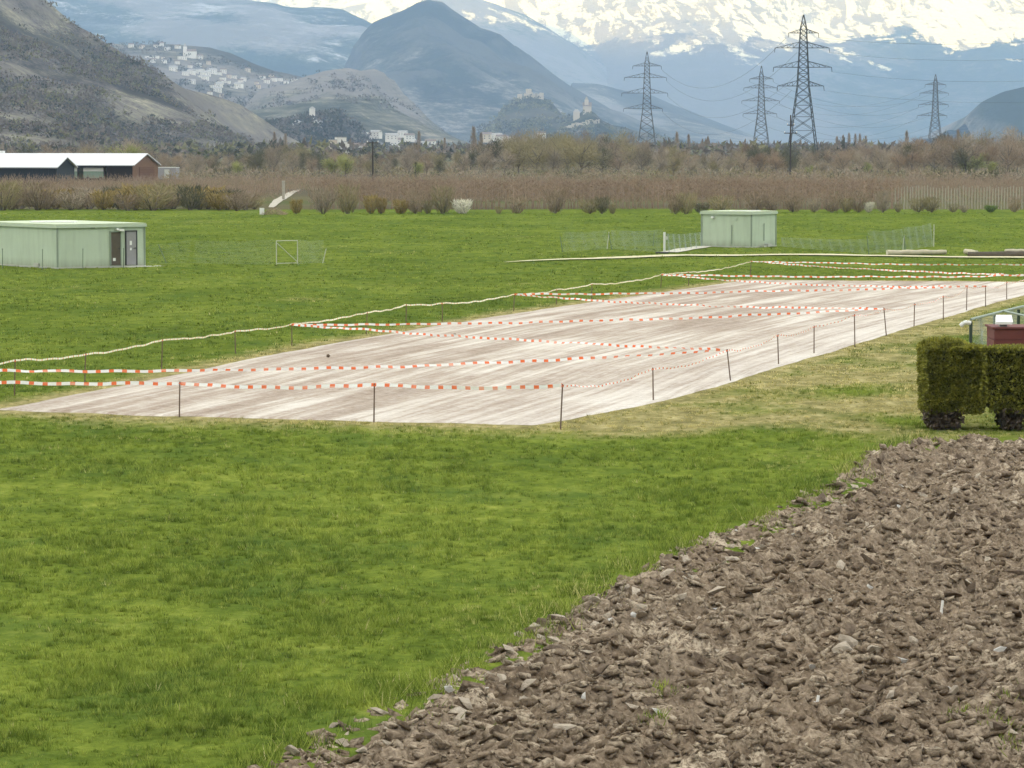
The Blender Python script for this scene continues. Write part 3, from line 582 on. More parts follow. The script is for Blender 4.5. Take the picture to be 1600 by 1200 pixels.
tape(['L%d' % i for i in range(0, 15)], 'pale yellowed barrier tape along the meadow side of the sand', .010, .06, M_TAPEL, 1, .5)
tape(['N0', 'N1', 'N2', 'N3'], 'red and white barrier tape along the near short edge of the sand', [.05, .09, .08], .10, None, 2, .45)
tape(['N3'] + ['R%d' % i for i in range(1, 13)], 'faint thin barrier tape along the hedge side of the sand', .02, .045, None, 3, .9)
tape(['L0', 'R2'], 'red and white tape slung from the near meadow end to a leaning stake', [.22], .09, None, 4)
tape(['L5', 'R2'], 'barrier tape crossing the sand downhill to the first leaning stake', [.06], .085, None, 5)
tape(['L5', 'R6'], 'barrier tape crossing the middle of the sand to the second leaning stake', [.16], .085, None, 6)
tape(['L9', 'R6'], 'barrier tape from the meadow side descending to the second leaning stake', [.16], .085, None, 7)
tape(['L9', 'R10'], 'nearly level barrier tape crossing the far half of the sand', [.06], .085, None, 8)
tape(['L12', 'R10'], 'barrier tape descending across the far quarter of the sand', [.22], .085, None, 9)
tape(['L12', 'R12'], 'level red and white tape along the far short edge of the sand', [.1], .085, None, 10)
tape(['L14', 'R12'], 'barrier tape descending over the grass beyond the far end of the sand', [.12], .085, None, 11)
tape(['L14', 'F1'], 'farthest barrier tape, level over the grass next to the pale footpath', [.08], .085, None, 12)
m = MB()
for px, py, nm in ((513, 560, 'x'), (711, 527, 'y')):
    c = gp(px, py); q = tag(link('dark_stone', CM[0], None, (c[0], c[1], .08)), 'small dark lump lying on the sand near the %s tape crossing' % ('lower' if nm == 'x' else 'upper'), 'stone'); q.scale = (.16, .16, .22)
# ------------------------------------------------------------------ huts
def weathered(name, col):
    n = NT(name); st = n.noise(3.0, 5, .65, n.coord(scale=(1, 1, .12))); f = n.noise(.9, 5, .6); z = n.pos()[2]
    c = n.mix(n.ramp(st, (.45, 0.), (.7, .30)), col, tuple(x * .62 for x in col)); c = n.mix(n.ramp(f, (.45, 0.), (.7, .18)), c, tuple(min(1, x * 1.3) for x in col))
    c = n.mix(n.math('MULTIPLY', n.ramp(z, (.05, .55), (.5, 0.)), n.ramp(st, (.3, .3), (.6, 1.))), c, (.24, .24, .16)); return n.done(c, .6, None, .2)
M_HUT = weathered('sage_green_panel', (.50, .58, .44)); M_HUTR = plain('hut_roof', (.46, .52, .36), .7, .15, .6); M_TRIM = plain('sage_trim', (.50, .57, .44), .6, .08, 2)
M_WHITE = plain('white_paint', (.80, .80, .76), .6, .06, 2); M_BROWN = plain('brown_door', (.105, .085, .062), .6, .2, 3); M_GREY = plain('grey_door', (.30, .29, .29), .6, .15, 3); M_DARK = plain('dark_metal', (.05, .05, .05), .6, .2, 3)
M_SEAM = plain('seam_green', (.26, .31, .24), .7, .1, 2); M_CONC2 = plain('plinth_concrete', (.48, .48, .42), .9, .2, 1.5)
def hut(name, label, corner, ra, La, Lb, H, base_z):
    """box hut: near corner at corner; wall A runs right at angle ra (receding), wall B runs left, square to it"""
    u = np.array([math.cos(ra), math.sin(ra)]); v = np.array([-math.sin(ra), math.cos(ra)])
    t = thing(name, label, 'hut', (corner[0], corner[1], base_z), ra)
    # local frame: +x along wall A, +y along wall B
    pl = MB(); pl.box((La / 2, Lb / 2, -.1), (La + .12, Lb + .12, .3)); pl.obj('plinth', M_CONC2, t)
    wl = MB(); wl.box((La / 2, Lb / 2, H / 2 + .03), (La, Lb, H - .06)); wl.obj('wall', M_HUT, t)
    rf = MB(); rf.box((La / 2, Lb / 2, H + .05), (La + .16, Lb + .16, .12)); rfo = rf.obj('roof', M_HUTR, t)
    fa = MB(); fa.box((La / 2, -.10, H - .04), (La + .2, .03, .14)); fa.box((-.10, Lb / 2, H - .04), (.03, Lb + .2, .14)); fa.obj('fascia', M_TRIM, rfo)
    for x_, y_ in ((0, 0), (La, 0), (0, Lb)): cr_ = MB(); cr_.box((x_, y_, H / 2), (.09, .09, H - .1)); cr_.obj('corner_trim', M_SEAM, t)
    return t, rfo
c0 = gpt(90, 418.5)
t, rf = hut('equipment_hut', 'long pale green flat-roofed hut with two narrow doors', c0, R(38), 5.75, 9.0, 2.38, c0[2] + .02)
def door(t, x, wd_, h, mat, side):
    d = MB(); d.box((x, -.03, h / 2 + .1), (wd_, .05, h)); do = d.obj('door', mat, t)
    f = MB(); f.box((x - wd_ / 2 - .03, -.04, h / 2 + .1), (.06, .09, h + .06)); f.box((x + wd_ / 2 + .03, -.04, h / 2 + .1), (.06, .09, h + .06)); f.box((x, -.04, h + .14), (wd_ + .12, .09, .06)); f.obj('frame', M_DARK if side else M_SEAM, do)
    k = MB(); k.tube((x + wd_ * .36, -.06, 1.05), (x + wd_ * .36, -.13, 1.05), .03, .03, 6); k.tube((x + wd_ * .36, -.13, 1.05), (x + wd_ * .18, -.13, 1.05), .018, .018, 5); k.obj('handle', M_DARK, do); return do
sc_a = 5.75 / (228 - 90)
d1 = door(t, (181 - 90) * sc_a, .62, 1.88, M_BROWN, 0); d2 = door(t, (206 - 90) * sc_a, .66, 1.9, M_GREY, 1)
q = MB(); q.box((178.5 * sc_a - 90 * sc_a, -.062, .42), (.17, .012, .17)); q.obj('notice', M_WHITE, d1)
q = MB(); q.box((205 * sc_a - 90 * sc_a, -.062, 1.35), (.14, .012, .24)); q.obj('notice', M_WHITE, d2); q = MB(); q.box((205 * sc_a - 90 * sc_a, -.062, 1.0), (.1, .012, .14)); q.obj('notice', M_WHITE, d2)
q = MB(); q.box(((189 - 90) * sc_a, -.10, 2.10), (.32, .2, .12)); q.tube(((182 - 90) * sc_a, -.03, 2.12), ((182 - 90) * sc_a, -.25, 2.16), .05, .07, 7); q.obj('wall_lamp', M_WHITE, t)
q = MB(); q.box(((145 - 90) * sc_a, -.05, 2.27), (.25, .1, .08)); q.obj('vent', M_DARK, t)
q = MB(); q.box((2.3, 4.4, 2.38 + .14), (2.6, 1.3, .08), R(-38)); q.obj('skylight', M_WHITE, rf)
q = MB(); q.box((-.06, 2.3, .12), (.1, .5, .22)); q.obj('vent', M_CONC2, t)
q = MB(); q.box((La_ := 6.15 / 2 + 2.3, -.55, -.02), (2.6, .9, .06)); q.obj('door_step', M_CONC2, t)
c1 = gpt(1174, 386)
t2, rf2 = hut('pump_hut', 'small square green-grey hut beside the pale footpath', c1, R(58), 3.6, 3.85, 2.33, c1[2] + .02)
q = MB(); q.tube((-.02, (1174 - 1149) / 26.0 * .95 + .3, 1.95), (-.06, (1174 - 1149) / 26.0 * .95 + .3, 1.95), .14, .14, 14); q.obj('round_sign', M_TRIM, t2)
q = MB(); q.box((-.1, 2.95, 2.02), (.2, .18, .14)); q.obj('wall_lamp', M_WHITE, t2)
q = MB(); q.box((1.75, 1.4, 2.45), (2.1, .75, .07), R(-58)); q.obj('skylight', M_WHITE, rf2)
q = MB(); q.box((2.0, -.25, .1), (.55, .3, .2)); q.box((1.2, -.3, .05), (.4, .3, .12)); q.obj('concrete_block', M_CONC2, t2)
q = MB(); q.box((1.75, -.06, 1.0), (.04, .04, 1.2)); q.obj('conduit', M_SEAM, t2); q = MB(); q.box((-.06, 1.5, .85), (.04, .04, 1.3)); q.obj('conduit', M_SEAM, t2)
# ------------------------------------------------------------------ wire fences
M_WIRE = plain('galvanised_wire', (.34, .40, .38), .5, .1, 3, .4); M_POSTG = plain('green_post', (.14, .19, .13), .6, .15, 4); M_ALU = plain('pale_post', (.55, .55, .48), .6, .1, 3)
def net(A, B, h, step=.10, th=.003, lean=0, sag=.06, hb=None, z0=.05):
    """diamond netting between ground points A and B"""
    m = MB(); A, B = np.array(A, float), np.array(B, float); d = B - A; L = np.hypot(d[0], d[1]); u = d / L; nrm = np.array([-u[1], u[0], 0]); hb = h if hb is None else hb
    def P(s, q):
        hh = h + (hb - h) * s / L; k = 1 - sag * math.sin(math.pi * min(1, max(0, s / L))) ** 2
        p = A + u * s; return p + np.array([0, 0, z0 + q * hh * k]) + nrm * (lean * q + .05 * math.sin(s * 3.1 + q * 2))
    w2 = np.array([0, 0, th / 2]); n = int((L + h) / step)
    def seg(p, q2): 
        dd = q2 - p; c = np.cross(dd, [0, 1, 0]); c = c / (np.linalg.norm(c) + 1e-9) * th / 2; m.add([p - c, p + c, q2 + c, q2 - c], [(0, 1, 2, 3)])
    for i in range(n):
        for sg in (1, -1):
            s0 = i * step if sg > 0 else i * step - h; s1 = s0 + (-h if sg > 0 else h); pts = []
            for k in range(5):
                s = s0 + (s1 - s0) * k / 4
                if -1e-6 <= s <= L + 1e-6: pts.append(P(s, k / 4))
            for a, b in zip(pts[:-1], pts[1:]): seg(a, b)
    for q in (0., .5, 1.):
        pts = [P(L * k / 10, q) for k in range(11)]
        for a, b in zip(pts[:-1], pts[1:]): seg(a, b)
    return m
def wire_fence(label, spans, posts, z=0):
    """spans: ((px,py),(px,py),h,hb,lean); posts: (px,py,h,lean,mat)"""
    a0 = gpt(*posts[0][:2]); t = thing('wire_fence', label, 'fence', tuple(a0))
    for (a, b, h, hb, lean) in spans:
        A, B = gpt(*a) - a0, gpt(*b) - a0; o = net(A, B, h, hb=hb, lean=lean).obj('netting', M_WIRE, t); o['kind'] = 'stuff'
    for px, py, h, ln, mt in posts:
        p = gpt(px, py) - a0; m = MB(); m.tube(p - [0, 0, .2], p + [ln, 0, h], .03, .025, 6); m.obj('post', mt, t)
    return t
wire_fence('sagging wire fence left of the small square hut', [((880, 395), (952, 389), 1.25, 1.2, .1), ((952, 389), (1035, 396.5), 1.2, 1.45, .05), ((968, 385), (1024, 384), 1.0, 1.0, .2), ((1037, 397), (1097, 386), 1.2, 1.0, 0)],
           [(880, 395, 1.05, -.2, M_POSTG), (948, 389, 1.15, .15, M_ALU), (957, 390, 1.1, -.25, M_POSTG), (1020, 384, .95, .1, M_POSTG)])
wire_fence('wire fence panel standing on the grass right of the small square hut', [((1356, 399), (1413, 393), 1.45, 1.4, .05), ((1413, 393), (1459, 387), 1.5, 1.55, .1), ((1219, 385), (1356, 399), .6, .9, 0)],
           [(1358, 399, 1.2, -.15, M_POSTG), (1410, 393, 1.05, .12, M_ALU), (1415, 393, 1.05, -.1, M_POSTG), (1459, 387, 1.5, 0, M_ALU)])
t = wire_fence('wire fence with a small braced gate beside the long green hut', [((230, 412), (300, 411), 1.1, 1.35, .0), ((300, 411), (430, 415), 1.3, 1.4, .05), ((466, 414), (508, 411), 1.4, 1.3, .1)],
           [(432, 415, 1.4, 0, M_ALU), (465, 414, 1.4, 0, M_ALU), (503, 411, .85, .25, M_ALU), (262, 409, 1.1, -.55, M_POSTG)])
a0 = gpt(432, 415); a1 = gpt(465, 414) - a0; g = MB(); g.tube((0, 0, 1.4), a1 + [0, 0, 1.4], .022); g.tube((0, 0, .1), a1 + [0, 0, .1], .022); g.tube((0, 0, 1.3), a1 + [0, 0, .15], .022); g.tube((0, 0, .15), (0, 0, 1.35), .022); g.obj('gate', M_ALU, t)
for i, (px, py, ty) in enumerate([(8, 418, 386), (70, 419, 387), (133, 418, 387), (196, 417, 390)]):
    b = gpt(px, py); b[1] -= 1.0; m = MB(); m.tube((0, 0, -.2), (.02, 0, 1.12), .022, .02, 6); x = thing('fence_post', 'thin grey-green post standing before the long hut, %s from its doors' % ['fourth', 'third', 'second', 'first'][i], 'post', tuple(b), 0, 'posts before the long hut'); m.obj('rod', M_POSTG, x)
    m = MB(); m.tube((.02, 0, 1.11), (.02, 0, 1.16), .032, .02, 6); m.obj('cap', M_POSTG, x)
b = gpt(1038, 397); x = thing('marker_post', 'pale upright post with a small box beside the concrete path', 'post', tuple(b)); m = MB(); m.box((0, 0, .68), (.14, .12, 1.36)); m.obj('shaft', M_WHITE, x); m = MB(); m.box((.13, -.02, .98), (.16, .12, .2)); m.obj('box', M_ALU, x); m = MB(); m.box((-.15, 0, .03), (.8, .5, .12)); m.obj('foot', M_DARK, x)
# ------------------------------------------------------------------ logs
M_LOG = plain('pale_log', (.50, .45, .33), .9, .3, 4, bump=.5); M_LOGD = plain('dark_log', (.10, .085, .065), .9, .4, 4, bump=.5); M_LOGE = plain('log_end', (.62, .56, .44), .9, .15, 5)
def log(label, px0, py0, px1, py1, r0, r1, mat, lift=0.):
    a, b = gpt(px0, py0), gpt(px1, py1); t = thing('log', label, 'log', tuple(a), 0, 'felled logs beside the footpath'); n = 12; d = b - a; m = MB(); rr = random.Random(px0); P = []; N_ = 9
    for i in range(n + 1):
        c = d * i / n + [0, 0, r0 * .85 + lift + rr.uniform(-.02, .02)]; ra_ = (r0 + (r1 - r0) * i / n) * rr.uniform(.9, 1.08); u = Vector(d).normalized(); s1 = u.cross(Vector((0, 0, 1))).normalized(); s2 = s1.cross(u)
        for k in range(N_): P.append(Vector(c) + s1 * (ra_ * math.cos(k * 6.2832 / N_) * rr.uniform(.92, 1.06)) + s2 * (ra_ * math.sin(k * 6.2832 / N_) * rr.uniform(.92, 1.06)))
    m.add(P, [(i * N_ + k, i * N_ + (k + 1) % N_, (i + 1) * N_ + (k + 1) % N_, (i + 1) * N_ + k) for i in range(n) for k in range(N_)]); m.obj('bark', mat, t, True)
    e = MB(); e.add(P[:N_], [tuple(range(N_))]); e.add(P[-N_:], [tuple(range(N_ - 1, -1, -1))]); e.obj('cut_end', M_LOGE, t); return t
log('long pale barkless log lying by the footpath beside the wire panel', 1386, 400, 1478, 399, .20, .16, M_LOG)
log('dark weathered log lying at the frame edge by the footpath', 1512, 402, 1640, 403, .20, .22, M_LOGD)
log('short pale log resting on the dark log', 1570, 401.5, 1645, 401.5, .13, .13, M_LOG, .22)
log('stubby pale log end tipped against the dark log', 1509, 400.5, 1526, 401.5, .19, .14, M_LOG, .1)
# ------------------------------------------------------------------ clipped hedges
def leaf_mass(P, N_, size, seed, up=.3):
    """small leaf sprays at points P facing roughly N_"""
    r_ = np.random.default_rng(seed); n = len(P); d = N_ + r_.normal(0, .55, (n, 3)); d[:, 2] += up; d /= np.linalg.norm(d, axis=1)[:, None]
    s1 = np.cross(d, r_.normal(0, 1, (n, 3))); s1 /= np.linalg.norm(s1, axis=1)[:, None]; sz_ = size * r_.uniform(.6, 1.5, n)[:, None]
    V = np.stack([P - s1 * sz_ * .35, P + s1 * sz_ * .35, P + d * sz_], 1).reshape(-1, 3); return V, np.arange(3 * n).reshape(-1, 3)
def hedge_mat():
    n = NT('thuja_hedge'); f = n.noise(3.5, 5, .7); g = n.noise(18, 3, .6)
    c = n.ramp(n.math('ADD', n.math('MULTIPLY', f, .6), n.math('MULTIPLY', g, .4)), (.35, (.065, .072, .014)), (.48, (.21, .21, .038)), (.60, (.42, .40, .07)), (.74, (.48, .36, .10))); return n.done(c, .75, None, .2, trans=.2)
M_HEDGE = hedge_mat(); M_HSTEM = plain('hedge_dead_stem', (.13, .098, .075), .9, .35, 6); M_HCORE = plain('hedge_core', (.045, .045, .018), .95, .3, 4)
def hedge(label, px0, px1, top, bot, y_d, depth, trunks, seed, notch=None, bump_px=None):
    sc_ = F / y_d; t = thing('hedge', label, 'hedge', ((px0 - 800) / sc_, y_d, 0.)); W = (px1 - px0) / sc_; z1 = CH - (top - HOR) / sc_ ; z0 = CH - (bot - HOR) / sc_
    r_ = np.random.default_rng(seed); n = 26000; rows = []
    area = [('f', W * (z1 - z0)), ('t', W * depth), ('l', depth * (z1 - z0)), ('r', depth * (z1 - z0)), ('b', W * (z1 - z0) * .35)]; tot = sum(a for _, a in area); PP, NN = [], []
    def surf(kind, k):
        a, b = r_.uniform(0, 1, k), r_.uniform(0, 1, k); zq = z0 + (z1 - z0) * b
        if kind == 'f': return np.c_[a * W, a * 0, zq], np.tile([0, -1., 0], (k, 1))
        if kind == 'b': return np.c_[a * W, a * 0 + depth, zq], np.tile([0, 1., 0], (k, 1))
        if kind == 't': return np.c_[a * W, b * depth, a * 0 + z1], np.tile([0, 0, 1.], (k, 1))
        if kind == 'l': return np.c_[a * 0, a * depth, zq], np.tile([-1., 0, 0], (k, 1))
        return np.c_[a * 0 + W, a * depth, zq], np.tile([1., 0, 0], (k, 1))
    for kd, ar in area:
        p, nn = surf(kd, int(n * ar / tot)); PP.append(p); NN.append(nn)
    P, Nn = np.concatenate(PP), np.concatenate(NN)
    bul = .07 * fbm(P[:, 0] / .35 + P[:, 1], P[:, 2] / .35 + P[:, 1] * .7, 3, seed) + .05 * fbm(P[:, 0] / .12, P[:, 2] / .12 + P[:, 1] * 5, 2, seed + 3); bul = bul * .8
    # rounded shoulders, ragged lower rim
    cxx = np.abs(P[:, 0] / W * 2 - 1); P[:, 2] -= .02 * sstep(.9, 1, cxx) * (P[:, 2] > z1 - .2); P = P + Nn * bul[:, None] - Nn * .05
    if notch is not None:
        side, x_n, zlo, zhi, wn = notch; d_ = np.abs(P[:, 0] - x_n) / wn; keep = ~((P[:, 2] < zlo + (zhi - zlo) * np.clip(1 - d_, 0, 1)) & (d_ < 1)); P, Nn = P[keep], Nn[keep]
    rim = z0 + .10 * (fbm(P[:, 0] / .25, P[:, 1] * 0, 3, seed + 9) + .3); keep = P[:, 2] > rim; P, Nn = P[keep], Nn[keep]
    if bump_px:
        bx0, bx1, tp = bump_px; k = 2600; u = r_.normal(0, 1, (k, 3)); u[:, 2] = np.abs(u[:, 2]); u /= np.linalg.norm(u, axis=1)[:, None]; zb_ = CH - (tp - HOR) / sc_ - z1
        Q = np.c_[((bx0 + bx1) / 2 - px0) / sc_ + u[:, 0] * (bx1 - bx0) / 2 / sc_, depth * .55 + u[:, 1] * depth * .45, z1 - .04 + u[:, 2] * zb_ * (.85 + .3 * vn(u[:, 0] * 5, u[:, 1] * 5, 3))]; P = np.r_[P, Q]; Nn = np.r_[Nn, u]
    V, Fc = leaf_mass(P - Nn * .03, Nn, .085, seed); link('foliage', np_mesh('foliage', V, Fc, M_HEDGE), t)
    # inner twigs
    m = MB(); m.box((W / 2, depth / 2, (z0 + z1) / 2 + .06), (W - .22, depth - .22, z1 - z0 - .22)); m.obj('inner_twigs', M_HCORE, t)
    for (ta, tb) in trunks:
        a_, b_2 = (ta - px0) / sc_, (tb - px0) / sc_; m = MB(); rr = random.Random(seed + ta)
        for k in range(26):
            bx = a_ + (b_2 - a_) * (.18 + .64 * rr.random()); tx = a_ + (b_2 - a_) * rr.random(); m.tube((bx, depth * rr.uniform(.2, .75), -.05), (tx, depth * rr.uniform(.05, .95), z0 + .16), rr.uniform(.02, .05), rr.uniform(.012, .03), 5)
        m.obj('stem', M_HSTEM, t); nn = 900; r2 = np.random.default_rng(seed + ta)
        hz_ = r2.uniform(.02, z0 + .1, nn); wdt = .72 + .28 * hz_ / z0; P = np.c_[a_ + (b_2 - a_) * (.5 + (r2.uniform(-.5, .5, nn)) * wdt), depth * r2.uniform(.0, .9, nn), hz_]
        V, Fc = leaf_mass(P, np.tile([0, -1., .2], (nn, 1)), .11, seed + 5); link('dead_twigs', np_mesh('dead_twigs', V, Fc, M_HSTEM), t)
    return t
YH = gp(1480, 672)[1]
hedge('clipped dark green hedge block with bare brown foot and rounded near end', 1446, 1541, 543, 648, YH, 1.25, [(1446, 1514)], 3, notch=('r', 103 / (F / YH) - .0, .3, .85, .22), bump_px=(1443, 1520, 529))
hedge('clipped dark green hedge block cut off by the frame edge', 1540, 1800, 544, 648, YH, 1.25, [(1566, 1606), (1650, 1690), (1740, 1780)], 4, notch=('l', .0, .3, .8, .2))
# bushier crown tuft on the first hedge's back corner
# ------------------------------------------------------------------ garden behind the hedge
M_RAIL = plain('green_grey_rail', (.24, .29, .24), .5, .1, 3, .4); M_GPOST = plain('dark_green_post', (.05, .075, .055), .5, .15, 3); M_MAROON = plain('maroon_boards', (.145, .045, .04), .75, .18, 3)
def top_at(px, py, z=2.16):
    d = ray(px, py); tt = (z - CH) / d[2]; return np.array([d[0] * tt, d[1] * tt, z])
A, Bq, Cq, Dq = top_at(1517, 499), top_at(1568, 486), top_at(1650, 466), top_at(1650, 504)
o0 = np.array([A[0], A[1], 0.]); t = thing('garden_fence', 'dark green garden fence with pale top rails behind the hedge', 'fence', tuple(o0))
for nm, (a, b) in (('rail', (A, Bq)), ('rail', (Bq, Cq)), ('rail', (Bq, Dq))): m = MB(); m.tube(a - o0, b - o0, .035, .035, 6); m.obj('rail', M_RAIL, t)
for p in (A, A + (Bq - A) * .73, Bq + (Cq - Bq) * .27, Cq, Dq): m = MB(); q = p - o0; m.box((q[0], q[1], 1.05), (.085, .085, 2.1)); m.obj('post', M_GPOST, t)
for a, b in ((A, Bq), (Bq, Cq)): p0, p1 = a - o0, b - o0; p0[2] = p1[2] = 0; o = net(p0, p1, 2.1, .12, .005, 0, 0).obj('netting', M_WIRE, t); o['kind'] = 'stuff'
m = MB(); pts = [Vector((0, 0, 2.05)), Vector((-.1, 0, 2.08)), Vector((-.2, 0, 2.06)), Vector((-.29, 0, 1.98))]; m.path(pts, .06, 8); m.obj('white_elbow', M_WHITE, t)
yS = 86.0; sS = F / yS; t = thing('garden_shed', 'maroon boarded garden box behind the hedge with white cap on top', 'shed', ((1554 - 800) / sS, yS, 0)); zt = CH - (514 - HOR) / sS
m = MB(); m.box((1.0, .7, zt / 2), (1.9, 1.3, zt)); m.obj('core', M_MAROON, t)
for k in range(7): m = MB(); z_ = (k + .5) * zt / 7; m.box((1.0, .03, z_), (2.0 - .05 * k / 7, .03, zt / 7 - .015)); m.obj('board', M_MAROON, t)
for k in range(7): m = MB(); z_ = (k + .5) * zt / 7; m.box((.035, .7, z_), (.03, 1.36, zt / 7 - .015)); m.obj('board', M_MAROON, t)
m = MB(); m.box((1.0, .7, zt + .03), (2.06, 1.44, .05)); m.obj('lid', M_MAROON, t)
cx0 = (1571 - 1554) / sS; cap = thing('vent_cap', 'white slanted cap with grey neck on top of the maroon box', 'vent cap', ((1554 - 800) / sS + cx0, yS + .3, zt + .05)); m = MB(); m.box((0, 0, .02), (.2, .2, .12)); m.obj('neck', M_GREY, cap)
m = MB(); m.add([(-.24, -.18, .07), (.22, -.18, .07), (.24, .2, .24), (-.18, .2, .24), (-.22, -.18, .14), (.24, -.18, .14), (.26, .2, .31), (-.16, .2, .31)], [(0, 3, 2, 1), (4, 5, 6, 7), (0, 1, 5, 4), (1, 2, 6, 5), (2, 3, 7, 6), (3, 0, 4, 7)]); m.obj('cap', M_WHITE, cap)
#PART3
# ------------------------------------------------------------------ bare trees, bushes and orchard
def twig_mat(name, a, b, objvar=.35):
    n = NT(name); f = n.noise(1.5, 3, .6); c = n.mix(n.ramp(f, (.3, 0.), (.7, 1.)), a, b); c = n.mix(n.math('MULTIPLY', n.rnd(), objvar), c, tuple(x * .5 for x in a)); return n.done(c, .95, None, 0., trans=.15)
TW = {'brown': twig_mat('twigs_brown', (0.266, 0.202, 0.142), (0.462, 0.365, 0.260)), 'grey': twig_mat('twigs_grey', (0.290, 0.238, 0.179), (0.520, 0.439, 0.325)), 'olive': twig_mat('twigs_olive', (0.259, 0.223, 0.127), (0.416, 0.356, 0.190)),
      'gold': twig_mat('twigs_gold', (0.319, 0.242, 0.099), (0.487, 0.379, 0.165)), 'red': twig_mat('twigs_red', (0.286, 0.207, 0.141), (0.434, 0.326, 0.221)), 'dark': twig_mat('twigs_dark', (0.103, 0.102, 0.068), (0.204, 0.191, 0.114)),
      'green': twig_mat('leaves_green', (0.105, 0.166, 0.046), (0.210, 0.290, 0.073)), 'evergreen': twig_mat('needles', (0.042, 0.066, 0.033), (0.084, 0.115, 0.055)), 'willow': twig_mat('leaves_willow', (0.303, 0.322, 0.121), (0.464, 0.458, 0.182)), 'white': twig_mat('blossom', (0.765, 0.731, 0.570), (0.765, 0.731, 0.697), .2)}
M_BARK = plain('bark', (.17, .145, .12), .95, .35, 2)
def twigs(P, D_, L, W, seed):
    r_ = np.random.default_rng(seed); n = len(P); D_ = D_ / (np.linalg.norm(D_, axis=1)[:, None] + 1e-9); s1 = np.cross(D_, r_.normal(0, 1, (n, 3))); s1 /= np.linalg.norm(s1, axis=1)[:, None]
    V = np.stack([P - s1 * W[:, None] / 2, P + s1 * W[:, None] / 2, P + D_ * L[:, None]], 1).reshape(-1, 3); return V
def crown_mesh(kind, mat, seed, n=1500):
    """crown of a tree of height 1"""
    r_ = np.random.default_rng(seed); u = r_.normal(0, 1, (n, 3)); u /= np.linalg.norm(u, axis=1)[:, None]; rad = r_.uniform(0, 1, n) ** .45
    if kind == 'poplar':
        z = r_.uniform(.08, 1, n); rr = .085 * np.sin(np.pi * np.clip(z, .05, .97)) ** .5 * (.8 + .4 * vn(z * 9, z * 0, seed)); P = np.c_[u[:, 0] * rr * rad, u[:, 1] * rr * rad, z * .93]; D_ = np.c_[u[:, :2] * .35, np.ones(n)]; L = r_.uniform(.05, .11, n)
    elif kind == 'conifer':
        z = r_.uniform(.06, 1, n) ** 1.2; rr = .30 * (1 - z) ** .8 * (.75 + .5 * vn(z * 14, u[:, 0] * 2, seed)); P = np.c_[u[:, 0] * rr, u[:, 1] * rr, z * .96]; D_ = np.c_[u[:, :2], r_.uniform(-.3, .3, n)]; L = r_.uniform(.06, .12, n)
    else:
        lob = [(r_.uniform(-.20, .20), r_.uniform(-.20, .20), r_.uniform(.28, .82), r_.uniform(.13, .25)) for _ in range(10)] + [(0, 0, .5, .28)]
        k = r_.integers(0, len(lob), n); lb = np.array(lob)[k]; P = lb[:, :3] + u * (rad * lb[:, 3])[:, None] * [1, 1, 1.15]; P[:, 2] = np.clip(P[:, 2], .06, .97)
        D_ = np.c_[P[:, :2] * 1.3, P[:, 2] - .2] + r_.normal(0, .28, (n, 3)); L = r_.uniform(.06, .15, n)
    W = r_.uniform(.004, .011, n) * (2.2 if kind == 'leafy' or kind == 'conifer' else 1.0)
    V = twigs(P, D_, L, W, seed); return np_mesh('crown', V, np.arange(len(V)).reshape(-1, 3), mat)
def trunk_mesh(kind, seed):
    m = MB(); rr = random.Random(seed); top = .55 if kind not in ('poplar', 'conifer') else .9; pts = [Vector((0, 0, -.03))]
    for i in range(4): pts.append(Vector((rr.uniform(-.02, .02), rr.uniform(-.02, .02), top * (i + 1) / 4)))
    for i in range(4): m.tube(pts[i], pts[i + 1], .016 * (1 - i * .2), .016 * (1 - (i + 1) * .2), 6)
    if kind not in ('poplar', 'conifer'):
        for k in range(9):
            b = pts[1 + k % 3].lerp(pts[2 + k % 3], rr.random()); a = rr.uniform(0, 6.28); e = b + Vector((math.cos(a) * .22, math.sin(a) * .22, rr.uniform(.18, .34))); mid = b.lerp(e, .5) + Vector((0, 0, -.03)); m.tube(b, mid, .012, .009, 4); m.tube(mid, e, .009, .003, 4)
    return m.mesh('trunk', M_BARK)
TV = {}
for look, kind, cnt in (('brown', 'bare', 3), ('grey', 'bare', 3), ('olive', 'bare', 3), ('red', 'bare', 2), ('dark', 'bare', 2), ('willow', 'leafy', 2), ('green', 'leafy', 1), ('evergreen', 'conifer', 2), ('poplar', 'poplar', 3)):
    TV[look] = [(crown_mesh(kind, TW['brown' if look == 'poplar' else look], hash_ := 500 + 31 * i + 7 * len(look) + ord(look[0]), 1700 if kind == 'bare' else 1000), trunk_mesh(kind, hash_)) for i in range(cnt)]
TREES = []
def tree(look, px, Y, top_py, wide=1.0, z0=0.0, name=None):
    zt = CH + (HOR - top_py) / F * Y; h = max(2.5, zt - z0); x = (px - 800) / F * Y; r_ = random.Random(int(px * 13 + Y)); cm, tm = r_.choice(TV[look])
    t = thing(name or {'poplar': 'poplar_tree', 'evergreen': 'conifer_tree'}.get(look, 'bare_tree'), '', 'tree', (x, Y, z0), r_.uniform(0, 6.28)); t.scale = (h * wide, h * wide, h)
    link('crown', cm, t); link('trunk', tm, t); TREES.append((px, look, t, Y)); return t
LANDM = [(120, 'the white-roofed barns'), (583, 'the timber utility pole'), (722, 'the white-blossom bush'), (912, 'the hilltop church'), (1009, 'the slender far pylon'), (1188, 'the pylon half hidden by the tallest'), (1253, 'the tallest pylon'), (1459, 'the smallest pylon')]
SKY_X = [0, 60, 180, 205, 240, 290, 330, 380, 430, 470, 520, 560, 600, 650, 700, 750, 780, 820, 870, 910, 940, 990, 1030, 1060, 1100, 1150, 1180, 1210, 1250, 1290, 1340, 1400, 1440, 1470, 1500, 1550, 1575, 1620]
